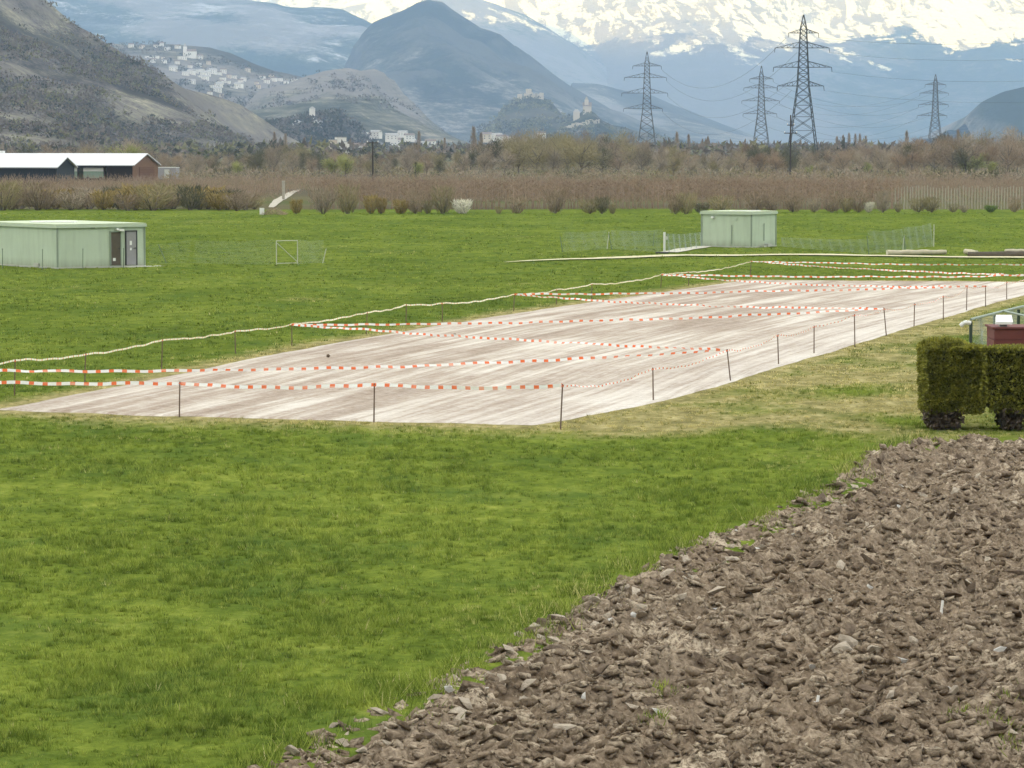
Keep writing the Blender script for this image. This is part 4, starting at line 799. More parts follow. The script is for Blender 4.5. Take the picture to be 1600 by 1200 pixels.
SKY_Y = [236, 232, 226, 216, 238, 236, 236, 238, 222, 232, 232, 240, 242, 234, 236, 226, 214, 210, 202, 206, 218, 210, 226, 232, 238, 238, 220, 230, 234, 228, 226, 222, 214, 204, 214, 212, 204, 202]
r = random.Random(21)
def look_at(px):
    if 800 < px < 925: return r.choice(['olive', 'olive', 'olive', 'grey', 'brown'])
    if 925 <= px < 1130: return r.choice(['grey', 'olive', 'brown', 'grey', 'dark'])
    if 1165 < px < 1215: return r.choice(['red', 'red', 'dark'])
    if 1215 <= px < 1300: return r.choice(['dark', 'brown', 'grey', 'dark'])
    if px >= 1300: return r.choice(['brown', 'brown', 'grey', 'red', 'dark', 'brown', 'olive'])
    return r.choice(['grey', 'brown', 'olive', 'grey', 'brown', 'dark'])
for row, (Y0, step, dy) in enumerate(((700, 27, 9), (790, 22, 3), (900, 19, 0))):
    px = (-8 if row else 255) + r.uniform(0, 9)
    while px < 1612:
        Y = Y0 + r.uniform(-25, 25); ty = np.interp(px, SKY_X, SKY_Y) + dy + r.gauss(0, 4) - (2 if row == 2 else 0)
        if not (row == 0 and px < 250): tree(look_at(px), px, Y, min(ty, 250), r.uniform(.95, 1.5))
        px += step * r.uniform(.7, 1.35)
for px, ty, Y in [(655, 204, 1500), (695, 214, 1500), (740, 196, 1300), (752, 206, 1300), (1057, 205, 1400), (1075, 209, 1400), (1097, 216, 1400), (1306, 212, 1500), (1316, 210, 1500), (1325, 207, 1500), (1335, 208, 1500), (1342, 208, 1500), (1351, 211, 1500), (1415, 203, 1300), (1495, 201, 1200), (430, 205, 1300), (477, 214, 1300), (447, 207, 1350)]: tree('poplar', px, Y, ty, 1.2)
for px, ty, Y in [(300, 232, 880), (312, 236, 860), (322, 233, 880), (339, 236, 900), (370, 240, 900), (588, 240, 700), (650, 252, 640)]: tree('evergreen', px, Y, ty, 1.5)
for px, ty in [(540, 232), (520, 238), (655, 248), (1262, 262), (1355, 254), (1510, 244), (1545, 246), (1525, 240), (200, 214), (372, 246)]: tree('willow', px, 660 + (px % 7) * 6, ty, 1.2)
WORD = {'brown': 'bare brown', 'grey': 'bare grey-brown', 'olive': 'olive-tinged bare', 'red': 'bare reddish', 'dark': 'dark bare', 'willow': 'yellow-green budding', 'green': 'green', 'evergreen': 'dark evergreen', 'poplar': 'tall narrow poplar'}
groups = {}
for px, look, t, Y in TREES:
    lx, ln_ = min(LANDM, key=lambda q: abs(q[0] - px)); groups.setdefault((look, ln_, px < lx), []).append((abs(px - lx), t))
for (look, ln_, left), lst in groups.items():
    lst.sort(key=lambda q: q[0])
    for i, (_, t) in enumerate(lst):
        t['label'] = '%s tree behind the orchard, %s %s of %s' % (WORD[look], ORD[min(i + 1, 25)], 'left' if left else 'right', ln_); t['group'] = 'trees of the wood behind the orchard'
# bushes along the far edge of the meadow
def bush_mesh(mat, seed, n=620, fan=.8, leafy=False):
    r_ = np.random.default_rng(seed); a = r_.uniform(0, 6.28, n); q = r_.uniform(.0, 1, n); z = .04 + q * .8; sp_ = (.20 + .30 * np.sin(np.clip(z * 1.15, 0, 1) * np.pi * .62)) * fan * np.sqrt(r_.uniform(0, 1, n))
    P = np.c_[np.cos(a) * sp_, np.sin(a) * sp_, z]; D_ = np.c_[np.cos(a) * .5, np.sin(a) * .5, np.ones(n)] + r_.normal(0, .25, (n, 3)); W = r_.uniform(.012, .03, n) * (1.8 if leafy else 1)
    return np_mesh('twigs', twigs(P, D_, r_.uniform(.12, .26, n), W, seed), np.arange(3 * n).reshape(-1, 3), mat)
def bstem_mesh(seed):
    m = MB(); rr = random.Random(seed)
    for k in range(7): a = rr.uniform(0, 6.28); m.tube((math.cos(a) * .03, math.sin(a) * .03, -.03), (math.cos(a) * .22, math.sin(a) * .22, rr.uniform(.4, .7)), .018, .006, 4)
    return m.mesh('stem', M_BARK)
BV = {k: [(bush_mesh(TW[k], 900 + i * 3 + ord(k[0]), leafy=k in ('green', 'white', 'willow', 'gold')), bstem_mesh(900 + i)) for i in range(3)] for k in ('brown', 'grey', 'olive', 'gold', 'dark', 'white', 'green')}
BW = {'brown': 'bare brown', 'grey': 'bare grey', 'olive': 'olive-brown', 'gold': 'golden-budded', 'dark': 'dark', 'white': 'white-flowering', 'green': 'green'}
BUSH = [(463, 311, 'gold', 18), (505, 290, 'grey', 36), (543, 287, 'olive', 34), (579, 304, 'gold', 20), (596, 308, 'gold', 16), (626, 311, 'gold', 22), (650, 296, 'brown', 30), (668, 312, 'olive', 16), (692, 290, 'olive', 34), (722, 311, 'white', 26), (779, 322, 'olive', 12), (808, 306, 'brown', 26), (867, 294, 'brown', 30), (921, 310, 'olive', 30), (941, 306, 'dark', 20), (957, 318, 'olive', 12), (1055, 304, 'brown', 24), (1072, 300, 'olive', 30), (1096, 316, 'dark', 22), (1126, 304, 'olive', 34), (1180, 302, 'brown', 34), (1206, 304, 'brown', 24), (1240, 304, 'brown', 30), (1272, 308, 'grey', 20), (1300, 305, 'brown', 30), (1322, 308, 'olive', 22), (1341, 300, 'brown', 26), (1357, 315, 'white', 15), (1379, 298, 'grey', 22), (1403, 318, 'olive', 12), (1435, 308, 'olive', 26), (1455, 306, 'olive', 26), (1489, 318, 'olive', 16), (1506, 320, 'grey', 14), (1548, 320, 'green', 18), (1585, 306, 'brown', 20)]
LEFTB = [(5, 282, 'olive', 40), (32, 286, 'olive', 44), (60, 284, 'brown', 38), (88, 296, 'gold', 36), (112, 300, 'grey', 30), (140, 292, 'grey', 44), (163, 298, 'gold', 26), (186, 292, 'dark', 30), (212, 290, 'gold', 34), (240, 290, 'olive', 44), (270, 286, 'olive', 42), (298, 290, 'dark', 30), (325, 292, 'gold', 38), (355, 296, 'dark', 36), (384, 300, 'brown', 28), (74, 300, 'brown', 34), (124, 304, 'brown', 30), (228, 300, 'olive', 34), (312, 302, 'olive', 30), (370, 304, 'brown', 26), (18, 300, 'brown', 34), (255, 300, 'brown', 34), (343, 302, 'gold', 26), (200, 304, 'brown', 28), (398, 310, 'olive', 20)]
for i, (px, ty, lk, wd_) in enumerate(sorted(BUSH)):
    by = 334.5 if px < 1150 else 332; p = gp(px, by); Y = p[1]; h = CH + (HOR - ty) / F * Y; wd = wd_ / F * Y; prev = sorted(BUSH)[i - 1][0] if i else 463
    near_l = min([(583, 'the timber utility pole'), (440, 'the farm track'), (722, 'the white-blossom bush'), (1158, 'the small square hut'), (955, 'the sagging wire fence'), (1410, 'the wire panel'), (1357, 'the small white bush')], key=lambda q: abs(q[0] - px) + (999 if q[0] == px else 0))
    lab = '%s bush at the meadow edge, %d strides %s of %s' % (BW[lk], 0, '', '') ; cm, sm = BV[lk][i % 3]
    same = [b for b in sorted(BUSH) if b[2] == lk]; lab = '%s bush on the far meadow edge, %s of its colour from the farm track' % (BW[lk], ORD[same.index((px, ty, lk, wd_)) + 1])
    if px == 722: lab = 'pale white-flowering bush on the far meadow edge, larger of two'
    if px == 1357: lab = 'small white-flowering bush on the far meadow edge beyond the wire panel'
    t = thing('bush', lab, 'bush', (p[0], Y, 0), i * 1.7, 'bushes along the far meadow edge'); t.scale = (wd / .70, wd / .70, h * 1.05); link('twigs', cm, t); link('stem', sm, t)
for i, (px, ty, lk, wd_) in enumerate(sorted(LEFTB)):
    Y = 338 + (i * 37 % 11); h = CH + (HOR - ty) / F * Y; wd = wd_ / F * Y; same = [b for b in sorted(LEFTB) if b[2] == lk]; k = same.index((px, ty, lk, wd_)) + 1
    t = thing('hedgerow_bush', '%s bush in the hedgerow before the barns, %s of its colour from the edge' % (BW[lk], ORD[k]), 'bush', ((px - 800) / F * Y, Y, 0), i * 2.1, 'hedgerow bushes before the barns'); cm, sm = BV[lk][i % 3]; t.scale = (wd / .50, wd / .50, h * 1.1); link('twigs', cm, t); link('stem', sm, t)
p = gp(428, 336); t = thing('brush_heap', 'low dark heap of cut brushwood beside the farm track', 'brush heap', (p[0], p[1], 0)); rr = np.random.default_rng(4); n = 700
P = np.c_[rr.uniform(-1.2, 1.2, n), rr.uniform(-.8, .8, n), rr.uniform(0, .75, n)]; P[:, 2] *= np.clip(1.1 - np.abs(P[:, 0]) / 1.3, .1, 1); link('twigs', np_mesh('twigs', twigs(P, rr.normal(0, 1, (n, 3)) * [1, 1, .3], rr.uniform(.2, .6, n), rr.uniform(.02, .05, n), 3), np.arange(3 * n).reshape(-1, 3), TW['brown']), t)
m = MB(); m.box((-1.15, -.4, .35), (.4, .3, .7), .3); m.obj('pale_stump', M_WHITE, t)
# orchard: the three front rows tree by tree, the rows behind as one mass
def spindle(seed, mat):
    rr = np.random.default_rng(seed); n = 80; z = rr.uniform(.22, .96, n); a = rr.uniform(0, 6.28, n); rad = .30 * (1.05 - z) + .08; P = np.c_[np.cos(a) * rad * .25, np.sin(a) * rad * .25, z]; D_ = np.c_[np.cos(a), np.sin(a), rr.uniform(.2, 1.3, n)]
    V = twigs(P, D_, rr.uniform(.08, .22, n), rr.uniform(.012, .026, n), seed); Fc = np.arange(3 * n).reshape(-1, 3); k = len(V); T = np.array([(-.024, 0, -.02), (.024, 0, -.02), (0, .024, -.02), (.004, .01, .95)]); V = np.r_[V, T]; Fc = np.r_[Fc, np.array([(0, 1, 3), (1, 2, 3), (2, 0, 3)]) + k]
    return np_mesh('orchard_tree', V, Fc, [mat])
M_ORCH = twig_mat('orchard_twigs', (.29, .205, .145), (.47, .36, .265), .45); SPN = [spindle(i, M_ORCH) for i in range(6)]; r = random.Random(2); cnt = 0
for row in range(3):
    Y = 345 + row * 4.2; px = 486 + row * 4.0
    while px < (1405 if row else 1402) and cnt < 300:
        o = link('orchard_tree', r.choice(SPN), None, ((px - 800) / F * Y, Y + r.uniform(-.25, .25), 0)); h = r.uniform(2.75, 3.3) ; o.scale = (h * r.uniform(.75, 1.05), h, h); o.rotation_euler = (0, r.uniform(-.03, .03), r.uniform(0, 6.28)); cnt += 1
        tag(o, 'slim bare orchard tree in the front rows beyond the meadow', 'orchard tree', 'orchard trees of the front rows'); px += 9.3 * r.uniform(.85, 1.2)
V = []; rr = np.random.default_rng(8)
for row in range(42):
    Y = 357.5 + row * 4.2; x0, x1 = -.168 * Y, .168 * Y; L = x1 - x0; n = int(L * 15); x = rr.uniform(x0, x1, n); pxs = x / Y * F + 800; top = np.where(pxs < 405, 2.25 + .5 * np.exp(-(Y - 357) / 30.), 2.45 + .45 * np.exp(-(Y - 357) / 40.)) ; keep = ~((pxs > 405) & (pxs < 486) & (Y < 372 + (pxs - 405) * .9)); x, top = x[keep], top[keep]; n = len(x)
    g_ = .8 + .2 * np.sin(x * 7.0 + row); z = rr.uniform(.15, .9, n) * top * g_; P = np.c_[x, Y + rr.normal(0, .3, n), z]; V.append(twigs(P, np.c_[rr.normal(0, .35, n), rr.normal(0, .35, n), np.ones(n)], rr.uniform(.3, .75, n), rr.uniform(.03, .065, n), row))
V = np.concatenate(V); tag(link('orchard_rows', np_mesh('orchard_rows', V, np.arange(len(V)).reshape(-1, 3), M_ORCH)), 'mass of bare reddish-brown orchard rows behind the front trees', None, None, 'stuff')
M_OPOST = plain('weathered_post', (.40, .37, .30), .9, .25, 3); cnt = 0
for i, px in enumerate(np.arange(1398, 1606, 4.6)):
    Y = 343 + (i % 3) * 2.5; h = 2.35 + r.uniform(-.12, .2); o = MB().tube((0, 0, -.1), (r.uniform(-.04, .04), 0, h), .055, .045, 6).obj('orchard_post', M_OPOST, None, loc=((px - 800) / F * Y, Y, 0)); tag(o, 'pale weathered post in the close row at the orchard end', 'post', 'pale posts at the orchard end')
for px, py, ty, lb in ((443, 300, 283, 'thick pale concrete post beside the farm track in the orchard'),):
    p = gp(px, 312); Y = p[1]; hh2 = CH + (HOR - ty) / F * Y; t = thing('concrete_post', lb, 'post', (p[0], Y, 0)); MB().box((0, 0, hh2 / 2), (.34, .34, hh2)).obj('shaft', M_OPOST, t); MB().box((0, 0, hh2 + .03), (.4, .4, .08)).obj('cap', M_CONC, t)
# ------------------------------------------------------------------ barns
M_ROOFW = plain('bright_metal_roof', (.62, .63, .64), .45, .04, .2, .5); M_BLACK = plain('dark_blue_sheeting', (.022, .028, .038), .6, .2, .5); M_BRICK = plain('brown_boards', (.20, .115, .075), .85, .2, 1.2); M_BRICKD = plain('brown_gate', (.165, .085, .055), .85, .15, 2); M_INSIDE = plain('barn_dark', (.03, .022, .02), .9, .2, .5)
def barn(name, label, px_r, Y, L, W, eave, ridge, yaw, wallmat, gablemat, over=.5):
    """long axis runs left from the right gable; local x: -L..0, y: -W/2..W/2"""
    t = thing(name, label, 'barn', ((px_r - 800) / F * Y, Y, 0), yaw); h2 = W / 2
    g = MB(); g.add([(0, -h2, 0), (0, h2, 0), (0, h2, eave), (0, 0, ridge), (0, -h2, eave), (-.2, -h2, 0), (-.2, h2, 0), (-.2, h2, eave), (-.2, 0, ridge), (-.2, -h2, eave)], [(0, 1, 2, 3, 4), (9, 8, 7, 6, 5), (0, 4, 9, 5), (1, 6, 7, 2)]); g.obj('gable_wall', gablemat, t)
    rt = .18
    for s in (-1, 1):
        m = MB(); e = (h2 + over) * s; ze = eave - (ridge - eave) / h2 * over; m.add([(-L, 0, ridge + .05), (.45, 0, ridge + .05), (.45, e, ze), (-L, e, ze), (-L, 0, ridge + rt + .05), (.45, 0, ridge + rt + .05), (.45, e, ze + rt), (-L, e, ze + rt)], [(0, 1, 2, 3), (7, 6, 5, 4), (1, 5, 6, 2), (2, 6, 7, 3), (3, 7, 4, 0), (0, 4, 5, 1)]); m.obj('roof', M_ROOFW, t)
    m = MB(); m.box((-L / 2, h2 - .1, eave / 2), (L - .5, .2, eave - .1)); m.obj('back_wall', wallmat, t); return t
t = barn('dark_barn', 'low dark-walled barn with bright white roof, the nearer of two', 104, 560, 26, 6.6, 3.05, 4.55, R(-20), M_BLACK, M_BLACK); m = MB(); m.box((-13.1, -3.2, 1.52), (25.6, .2, 3.0)); m.obj('front_wall', M_BLACK, t)
for k in range(8): m = MB(); m.box((-1.6 - k * 3.2, -3.33, 1.5), (.12, .05, 2.95)); m.obj('batten', M_BLACK, t)
t = barn('open_barn', 'long open-sided barn with white roof and brown boarded gable', 229, 612, 42, 10.5, 3.05, 5.0, R(-20), M_INSIDE, M_BRICK)
m = MB(); m.box((-3.0, -5.0, 1.5), (5.6, .2, 3.0)); m.obj('front_wall', M_INSIDE, t); m = MB(); m.box((.06, .3, 1.3), (.1, 6.4, 2.6)); d = m.obj('gate', M_BRICKD, t)
for k in range(5): m = MB(); m.box((.13, .3, .35 + k * .5), (.05, 6.3, .06)); m.obj('board', M_BRICK, d)
for k in range(7): m = MB(); m.box((-6.2 - k * 5.6, -5.0, 1.5), (.3, .3, 3.0)); m.obj('post', M_INSIDE, t)
m = MB(); m.box((-31.5, 1.0, 4.95), (.9, .9, 1.5)); m.obj('chimney', M_WHITE, t); m = MB(); m.box((-18, 2.2, 5.02), (28, 1.2, .1)); m.obj('ridge_cap', M_DARK, t)
yaw = R(-20); base = np.array([(229 - 800) / F * 612, 612.])
for lx, w_, lab in ((-8.6, 4.6, 'pale green-sided trailer under the barn roof, nearer its dark end wall'), (-14.5, 5.4, 'pale green-sided trailer in the middle bay of the open barn'), (-20.3, 4.0, 'small white van-like trailer beside the dark barn gable')):
    lx_, ly_ = lx, -3.6; p = base + [lx_ * math.cos(yaw) - ly_ * math.sin(yaw), lx_ * math.sin(yaw) + ly_ * math.cos(yaw)]; q = thing('trailer', lab, 'trailer', (p[0], p[1], 0), yaw)
    m = MB(); m.box((0, 0, 1.15), (w_, 2.0, 1.3)); m.obj('body', plain('trailer_side', (.26, .36, .28) if lx > -18 else (.6, .6, .58), .6, .15, 1), q); m = MB(); m.box((0, 0, 2.15), (w_ + .1, 2.1, .7)); m.obj('cover', M_WHITE, q)
    for s in (-1, 1):
        m = MB(); m.tube((s * w_ * .3, -1.05, .4), (s * w_ * .3, -.8, .4), .4, .4, 10); m.obj('wheel', M_DARK, q)
for px, Y, w_, h_, lab, nm, mt in ((260, 640, 5, 2.3, 'small grey site container behind the brown barn gable', 'container', M_GREY),):
    q = thing(nm, lab, 'container', ((px - 800) / F * Y, Y, 0), R(-10)); MB().box((0, 0, h_ / 2), (w_, 2.4, h_)).obj('body', mt, q); MB().box((.6, -1.23, 1.0), (1.0, .05, 1.9)).obj('door', M_ALU, q); MB().box((0, 0, h_ + .05), (w_ + .1, 2.5, .1)).obj('roof', M_WHITE, q)
# ------------------------------------------------------------------ timber poles
M_POLE = plain('tarred_pole', (.06, .05, .042), .9, .3, 2)
def upole(px, Y, ty, arms, label):
    h = CH + (HOR - ty) / F * Y; t = thing('utility_pole', label, 'utility pole', ((px - 800) / F * Y, Y, 0)); MB().tube((0, 0, -.5), (0, 0, h), .20, .13, 8).obj('pole', M_POLE, t)
    for z, wl in arms:
        MB().box((0, -.15, h - z), (wl, .16, .18)).obj('crossarm', M_POLE, t)
        for s in (-.46, .46): MB().tube((s * wl, -.15, h - z + .08), (s * wl, -.15, h - z + .38), .06, .09, 6).obj('insulator', M_WHITE, t)
upole(583, 560, 221, [(.25, 2.0)], 'dark timber utility pole with one crossarm rising over the orchard')
upole(1234, 640, 180, [(2.0, 1.4), (3.6, 2.6)], 'black timber pole with two crossarms before the tallest pylon')
# ------------------------------------------------------------------ lattice pylons
M_STEEL = plain('galvanised_steel', (.09, .10, .105), .6, .2, .3, .4, .2); M_STEELD = plain('dark_steel', (.03, .038, .043), .6, .2, .3, .4, .2)
TIPS = {}
def pylon(key, label, px, Y, top_py, arms, mat, th, splay=1.0, yaw=0):
    x0 = (px - 800) / F * Y; H = CH + (HOR - top_py) / F * Y; t = thing('pylon', label, 'pylon', (x0, Y, 0), yaw); zs = [CH + (HOR - a[0]) / F * Y for a in arms]; zt, zb = zs[0] + 1.5, zs[-1]
    def hw(z):
        if z >= zt: return .12 + 1.05 * max(0, (H - z)) / (H - zt)
        if z >= zb: return 1.15 + (zt - z) / (zt - zb) * 1.0
        return 2.15 + (zb - z) / zb * 3.6 * splay
    lv = [0, zb * .22, zb * .42, zb * .6, zb * .75, zb * .88, zb]; 
    for a, b in zip(zs[::-1][:-1], zs[::-1][1:]): lv += [a + (b - a) / 3, a + (b - a) * 2 / 3, b]
    lv += [zt, zt + (H - zt) * .5, H]
    leg = [MB() for _ in range(4)]; br = MB(); cs = ((-1, -1), (1, -1), (1, 1), (-1, 1))
    for a, b in zip(lv[:-1], lv[1:]):
        ha, hb_ = hw(a), hw(b)
        for k, (sx_, sy_) in enumerate(cs):
            leg[k].tube((sx_ * ha, sy_ * ha, a), (sx_ * hb_, sy_ * hb_, b), th, th, 4, cap=False); s2x, s2y = cs[(k + 1) % 4]
            br.tube((sx_ * ha, sy_ * ha, a), (s2x * hb_, s2y * hb_, b), th * .5, th * .5, 3, cap=False); br.tube((s2x * ha, s2y * ha, a), (sx_ * hb_, sy_ * hb_, b), th * .5, th * .5, 3, cap=False); br.tube((sx_ * hb_, sy_ * hb_, b), (s2x * hb_, s2y * hb_, b), th * .5, th * .5, 3, cap=False)
    for l in leg: l.obj('leg', mat, t)
    br.obj('bracing', mat, t); TIPS[key] = []
    for (py, wl, wr), z in zip(arms, zs):
        for s, wpx in ((-1, wl), (1, wr)):
            w_ = wpx / F * Y; m = MB(); h0 = hw(z); tip = Vector((s * w_, 0, z)); up = Vector((s * h0, 0, z + w_ * .16 + .4))
            for yy in (-h0, h0): m.tube((s * h0, yy, z), tip, th * .75, th * .6, 4); m.tube((s * h0, yy, z + w_ * .16 + .5), tip, th * .65, th * .5, 4)
            for q in (.25, .5, .75): c = Vector((s * (h0 + (w_ - h0) * q), 0, z)); d_ = Vector((c.x, 0, z + (w_ * .16 + .5) * (1 - q))); m.tube(c, d_, th * .5, th * .5, 3); m.tube(c, Vector((s * (h0 + (w_ - h0) * (q - .25)), 0, z + (w_ * .16 + .5) * (1.25 - q))), th * .45, th * .45, 3)
            m.obj('arm', mat, t); i_ = MB(); i_.tube(tip, tip + Vector((s * .2, 0, -1.7)), .13, .10, 5); i_.obj('insulator', M_STEELD, t); TIPS[key].append((x0 + s * w_, Y, z - 1.7))
    return t
pylon('C', 'tallest dark lattice pylon with four pairs of arms', 1253, 1200, 25, [(53, 23, 23), (76, 44, 40), (106, 46, 44), (135, 40, 32)], M_STEELD, .20, 1.0)
pylon('A', 'slender grey lattice pylon left of the other three', 1010, 1680, 82, [(104, 22, 22), (122, 35, 30), (146, 39, 32), (170, 36, 24)], M_STEEL, .21, .9)
pylon('B', 'grey lattice pylon half hidden behind the tallest one', 1188, 1900, 104, [(124, 18, 18), (138, 27, 25), (158, 30, 28), (178, 28, 24)], M_STEEL, .23, .9)
pylon('D', 'smallest grey lattice pylon far right above the wood', 1459, 2200, 117, [(133, 16, 16), (146, 24, 20), (164, 26, 20), (181, 28, 18)], M_STEEL, .26, .9)
def cable(a, b, sag, label, rad=.045):
    a, b = np.array(a, float), np.array(b, float); n = 24; pts = []
    for i in range(n + 1): t_ = i / n; p = a + (b - a) * t_; p[2] -= 4 * sag * t_ * (1 - t_); pts.append(Vector(p))
    m = MB(); [m.tube(pts[i], pts[i + 1], rad, rad, 3, cap=False) for i in range(n)]; tag(m.obj('power_cable', M_STEELD), label, 'power cable', 'power cables between the pylons')
hts = ['top', 'second', 'third', 'lowest']
for i, tp in enumerate(TIPS['C']):
    if i % 2: cable(tp, (230 + (i % 2) * 14, 840, tp[2] + 6), 9, 'thin power cable rising right from the tallest pylon, %s arm' % hts[i // 2], .035)
for i, tp in enumerate(TIPS['D']): cable(tp, TIPS['B'][i], 14, 'thin power cable between the two farthest pylons, %s arm %s side' % (hts[i // 2], 'right' if i % 2 else 'left'), .06)
for i, tp in enumerate(TIPS['A']):
    if i % 2: cable(tp, (TIPS['C'][i][0] - 12, TIPS['C'][i][1], TIPS['C'][i][2]), 14, 'thin power cable from the slender pylon to the tallest, %s arm' % hts[i // 2], .05)
# ------------------------------------------------------------------ houses, town and castles
M_HW = plain('house_white', (.72, .69, .63), .8, .06, .1); M_HB = plain('house_beige', (.58, .50, .40), .8, .1, .1); M_HP = plain('house_pink', (.60, .44, .37), .8, .1, .1); M_HR = plain('house_roof', (.20, .155, .13), .9, .25, .1); M_HRG = plain('house_roof_grey', (.34, .33, .32), .9, .2, .1); M_WIN = plain('window_dark', (.06, .065, .075), .4, .1, .5)
def house_mesh(l, w_, h, rise, wm, rm):
    m = MB(); a, b = l / 2, w_ / 2; m.box((0, 0, h / 2 - 2), (l, w_, h + 4), m=0)
    if rise > 0: e = .6; m.add([(-a - e, -b - e, h), (a + e, -b - e, h), (a + e, b + e, h), (-a - e, b + e, h), (-a - e, 0, h + rise), (a + e, 0, h + rise)], [(0, 1, 5, 4), (2, 3, 4, 5), (1, 2, 5), (3, 0, 4), (0, 3, 2, 1)], 1)
    else: m.box((0, 0, h + .25), (l + .4, w_ + .4, .5), m=1)
    for k in range(max(1, int(h / 3))):
        for j in range(max(2, int(l / 4))): m.box((-a + (j + .5) * l / max(2, int(l / 4)), -b - .03, 1.6 + k * 2.9), (1.2, .1, 1.3), m=2)
    return m.mesh('house', [wm, rm, M_WIN])
HM = [house_mesh(12, 9, 6.5, 3, M_HW, M_HR), house_mesh(15, 10, 7, 3.2, M_HW, M_HRG), house_mesh(10, 9, 7, 2.6, M_HB, M_HR), house_mesh(18, 10, 6, 0, M_HW, M_HRG), house_mesh(11, 9, 8, 2.8, M_HP, M_HR)]
VILL = [(205, 74), (243, 74), (252, 72), (278, 76), (232, 91), (243, 91), (255, 93), (257, 99), (271, 111), (277, 100), (285, 93), (297, 106), (299, 116), (306, 114), (311, 104), (313, 112), (318, 118), (321, 125), (332, 115), (343, 117), (349, 114), (348, 125), (345, 131), (335, 138), (342, 136), (328, 148), (340, 144), (346, 152), (366, 138), (373, 137), (376, 130), (401, 133), (404, 138), (417, 130), (424, 123), (428, 127), (447, 131), (468, 131), (472, 128), (387, 112), (312, 92), (300, 131), (326, 101), (358, 122), (365, 122), (262, 79), (222, 76), (290, 118), (410, 124), (355, 130), (380, 126), (316, 122), (323, 118), (238, 98), (460, 128), (436, 126)]
r = random.Random(31)
for px, py in VILL:
    p = on_hill('village_hill', px, py); me = r.choice([HM[0], HM[0], HM[1], HM[1], HM[2], HM[3]]); o = link('village_house', me, None, tuple(p)); o.rotation_euler = (0, 0, r.uniform(-.6, .6)); s_ = r.uniform(.5, .85); o.scale = (s_, s_, s_)
    tag(o, 'small pale house in the hillside village above the scrub slope', 'house', 'houses of the hillside village')
p = on_hill('village_hill', 294, 90); t = thing('village_church', 'white village church with a tower on the hillside', 'church', tuple(p)); MB().box((6, 0, 4), (16, 9, 12)).obj('nave', M_HW, t); m = MB(); m.box((-5, 0, 8), (6, 6, 20)); m.obj('tower', M_HW, t); m = MB(); m.box((-5, 0, 21), (6, 6, 6), 0, top=.05); m.obj('spire', M_HRG, t); m = MB(); m.add([(-2, -5, 10), (14, -5, 10), (14, 5, 10), (-2, 5, 10), (-2, 0, 14), (14, 0, 14)], [(0, 1, 5, 4), (2, 3, 4, 5), (1, 2, 5), (3, 0, 4)]); m.obj('roof', M_HR, t)
TOWN = [(410, 236, 2), (438, 235, 1), (461, 239, 0), (414, 216, 3), (425, 212, 3), (562, 240, 0), (566, 208, 0), (577, 208, 3), (588, 209, 1), (590, 218, 3), (597, 219, 1), (618, 222, 0), (625, 224, 3), (630, 208, 1), (641, 222, 1), (650, 223, 2), (665, 226, 1), (673, 224, 0), (684, 226, 2), (708, 233, 2), (714, 231, 0), (761, 214, 2), (777, 213, 1), (783, 216, 0), (789, 214, 4), (800, 216, 0), (770, 230, 4), (775, 233, 2), (790, 229, 4), (782, 224, 4), (846, 210, 0), (700, 228, 1), (612, 214, 1), (640, 214, 0), (656, 216, 1)]
for px, py, k in TOWN:
    Y = F * CH / max(1.0, py - HOR) if py > HOR + 9 else r.uniform(3300, 4400)
    Y = min(Y, 4400); o = link('town_house', HM[k], None, ((px - 800) / F * Y, Y, max(0, CH + (HOR - py - 4) / F * Y))); o.rotation_euler = (0, 0, r.uniform(-.5, .5)); s_ = r.uniform(.5, .85); o.scale = (s_ * 1.2, s_, s_)
    if px > 755: lab, gr = 'pastel town house at the foot of the castle hill', 'town houses under the castle hill'
    elif px > 550: lab, gr = 'pale low town building below the vineyard hill', 'town buildings below the vineyard hill'
    else: lab, gr = 'pale house on the plain below the wooded knoll', 'houses below the wooded knoll'
    tag(o, lab, 'house', gr)
for px, w_, tp, lab in ((523, 13, 219, 'pale beige block of flats, lower part of the white pair'), (533, 14, 215, 'tall white block of flats rising above the bare trees'), (540, 9, 222, 'slim white block of flats stepping down beside the tall one')):
    Y = 1800.; H = CH + (HOR - tp) / F * Y; q = thing('apartment_block', lab, 'apartment block', ((px - 800) / F * Y, Y, 0), .25); W = w_ / F * Y; MB().box((0, 0, H / 2), (W, 8, H)).obj('wall', M_HW if px > 525 else M_HB, q); MB().box((0, 0, H + .2), (W + .3, 8.3, .4)).obj('roof', M_HRG, q)
    for k in range(int(H / 2.8)):
        for s in (-.28, .28): MB().box((s * W, -4.03, 1.6 + k * 2.8), (W * .22, .1, 1.3)).obj('window', M_WIN, q)
for px, py, lab in ((488, 190, 'narrow white tower house on the wooded knoll'), (496, 198, 'pale house beside the white tower on the knoll'), (464, 199, 'low white house on the flank of the wooded knoll')):
    p = on_hill('wooded_knoll', px, py); q = thing('knoll_house', lab, 'house', tuple(p), .2); a = 5 if px == 488 else 9; h = 13 if px == 488 else 5; MB().box((0, 0, h / 2 - 2), (a, 6, h + 4)).obj('wall', M_HW, q); m = MB(); m.box((0, 0, h + 1), (a + 1, 7, 2), 0, top=.15); m.obj('roof', M_HRG, q)
M_STONE2 = plain('castle_stone', (.50, .44, .36), .95, .15, .05); M_STONE3 = plain('castle_stone_grey', (.33, .31, .27), .95, .2, .05)
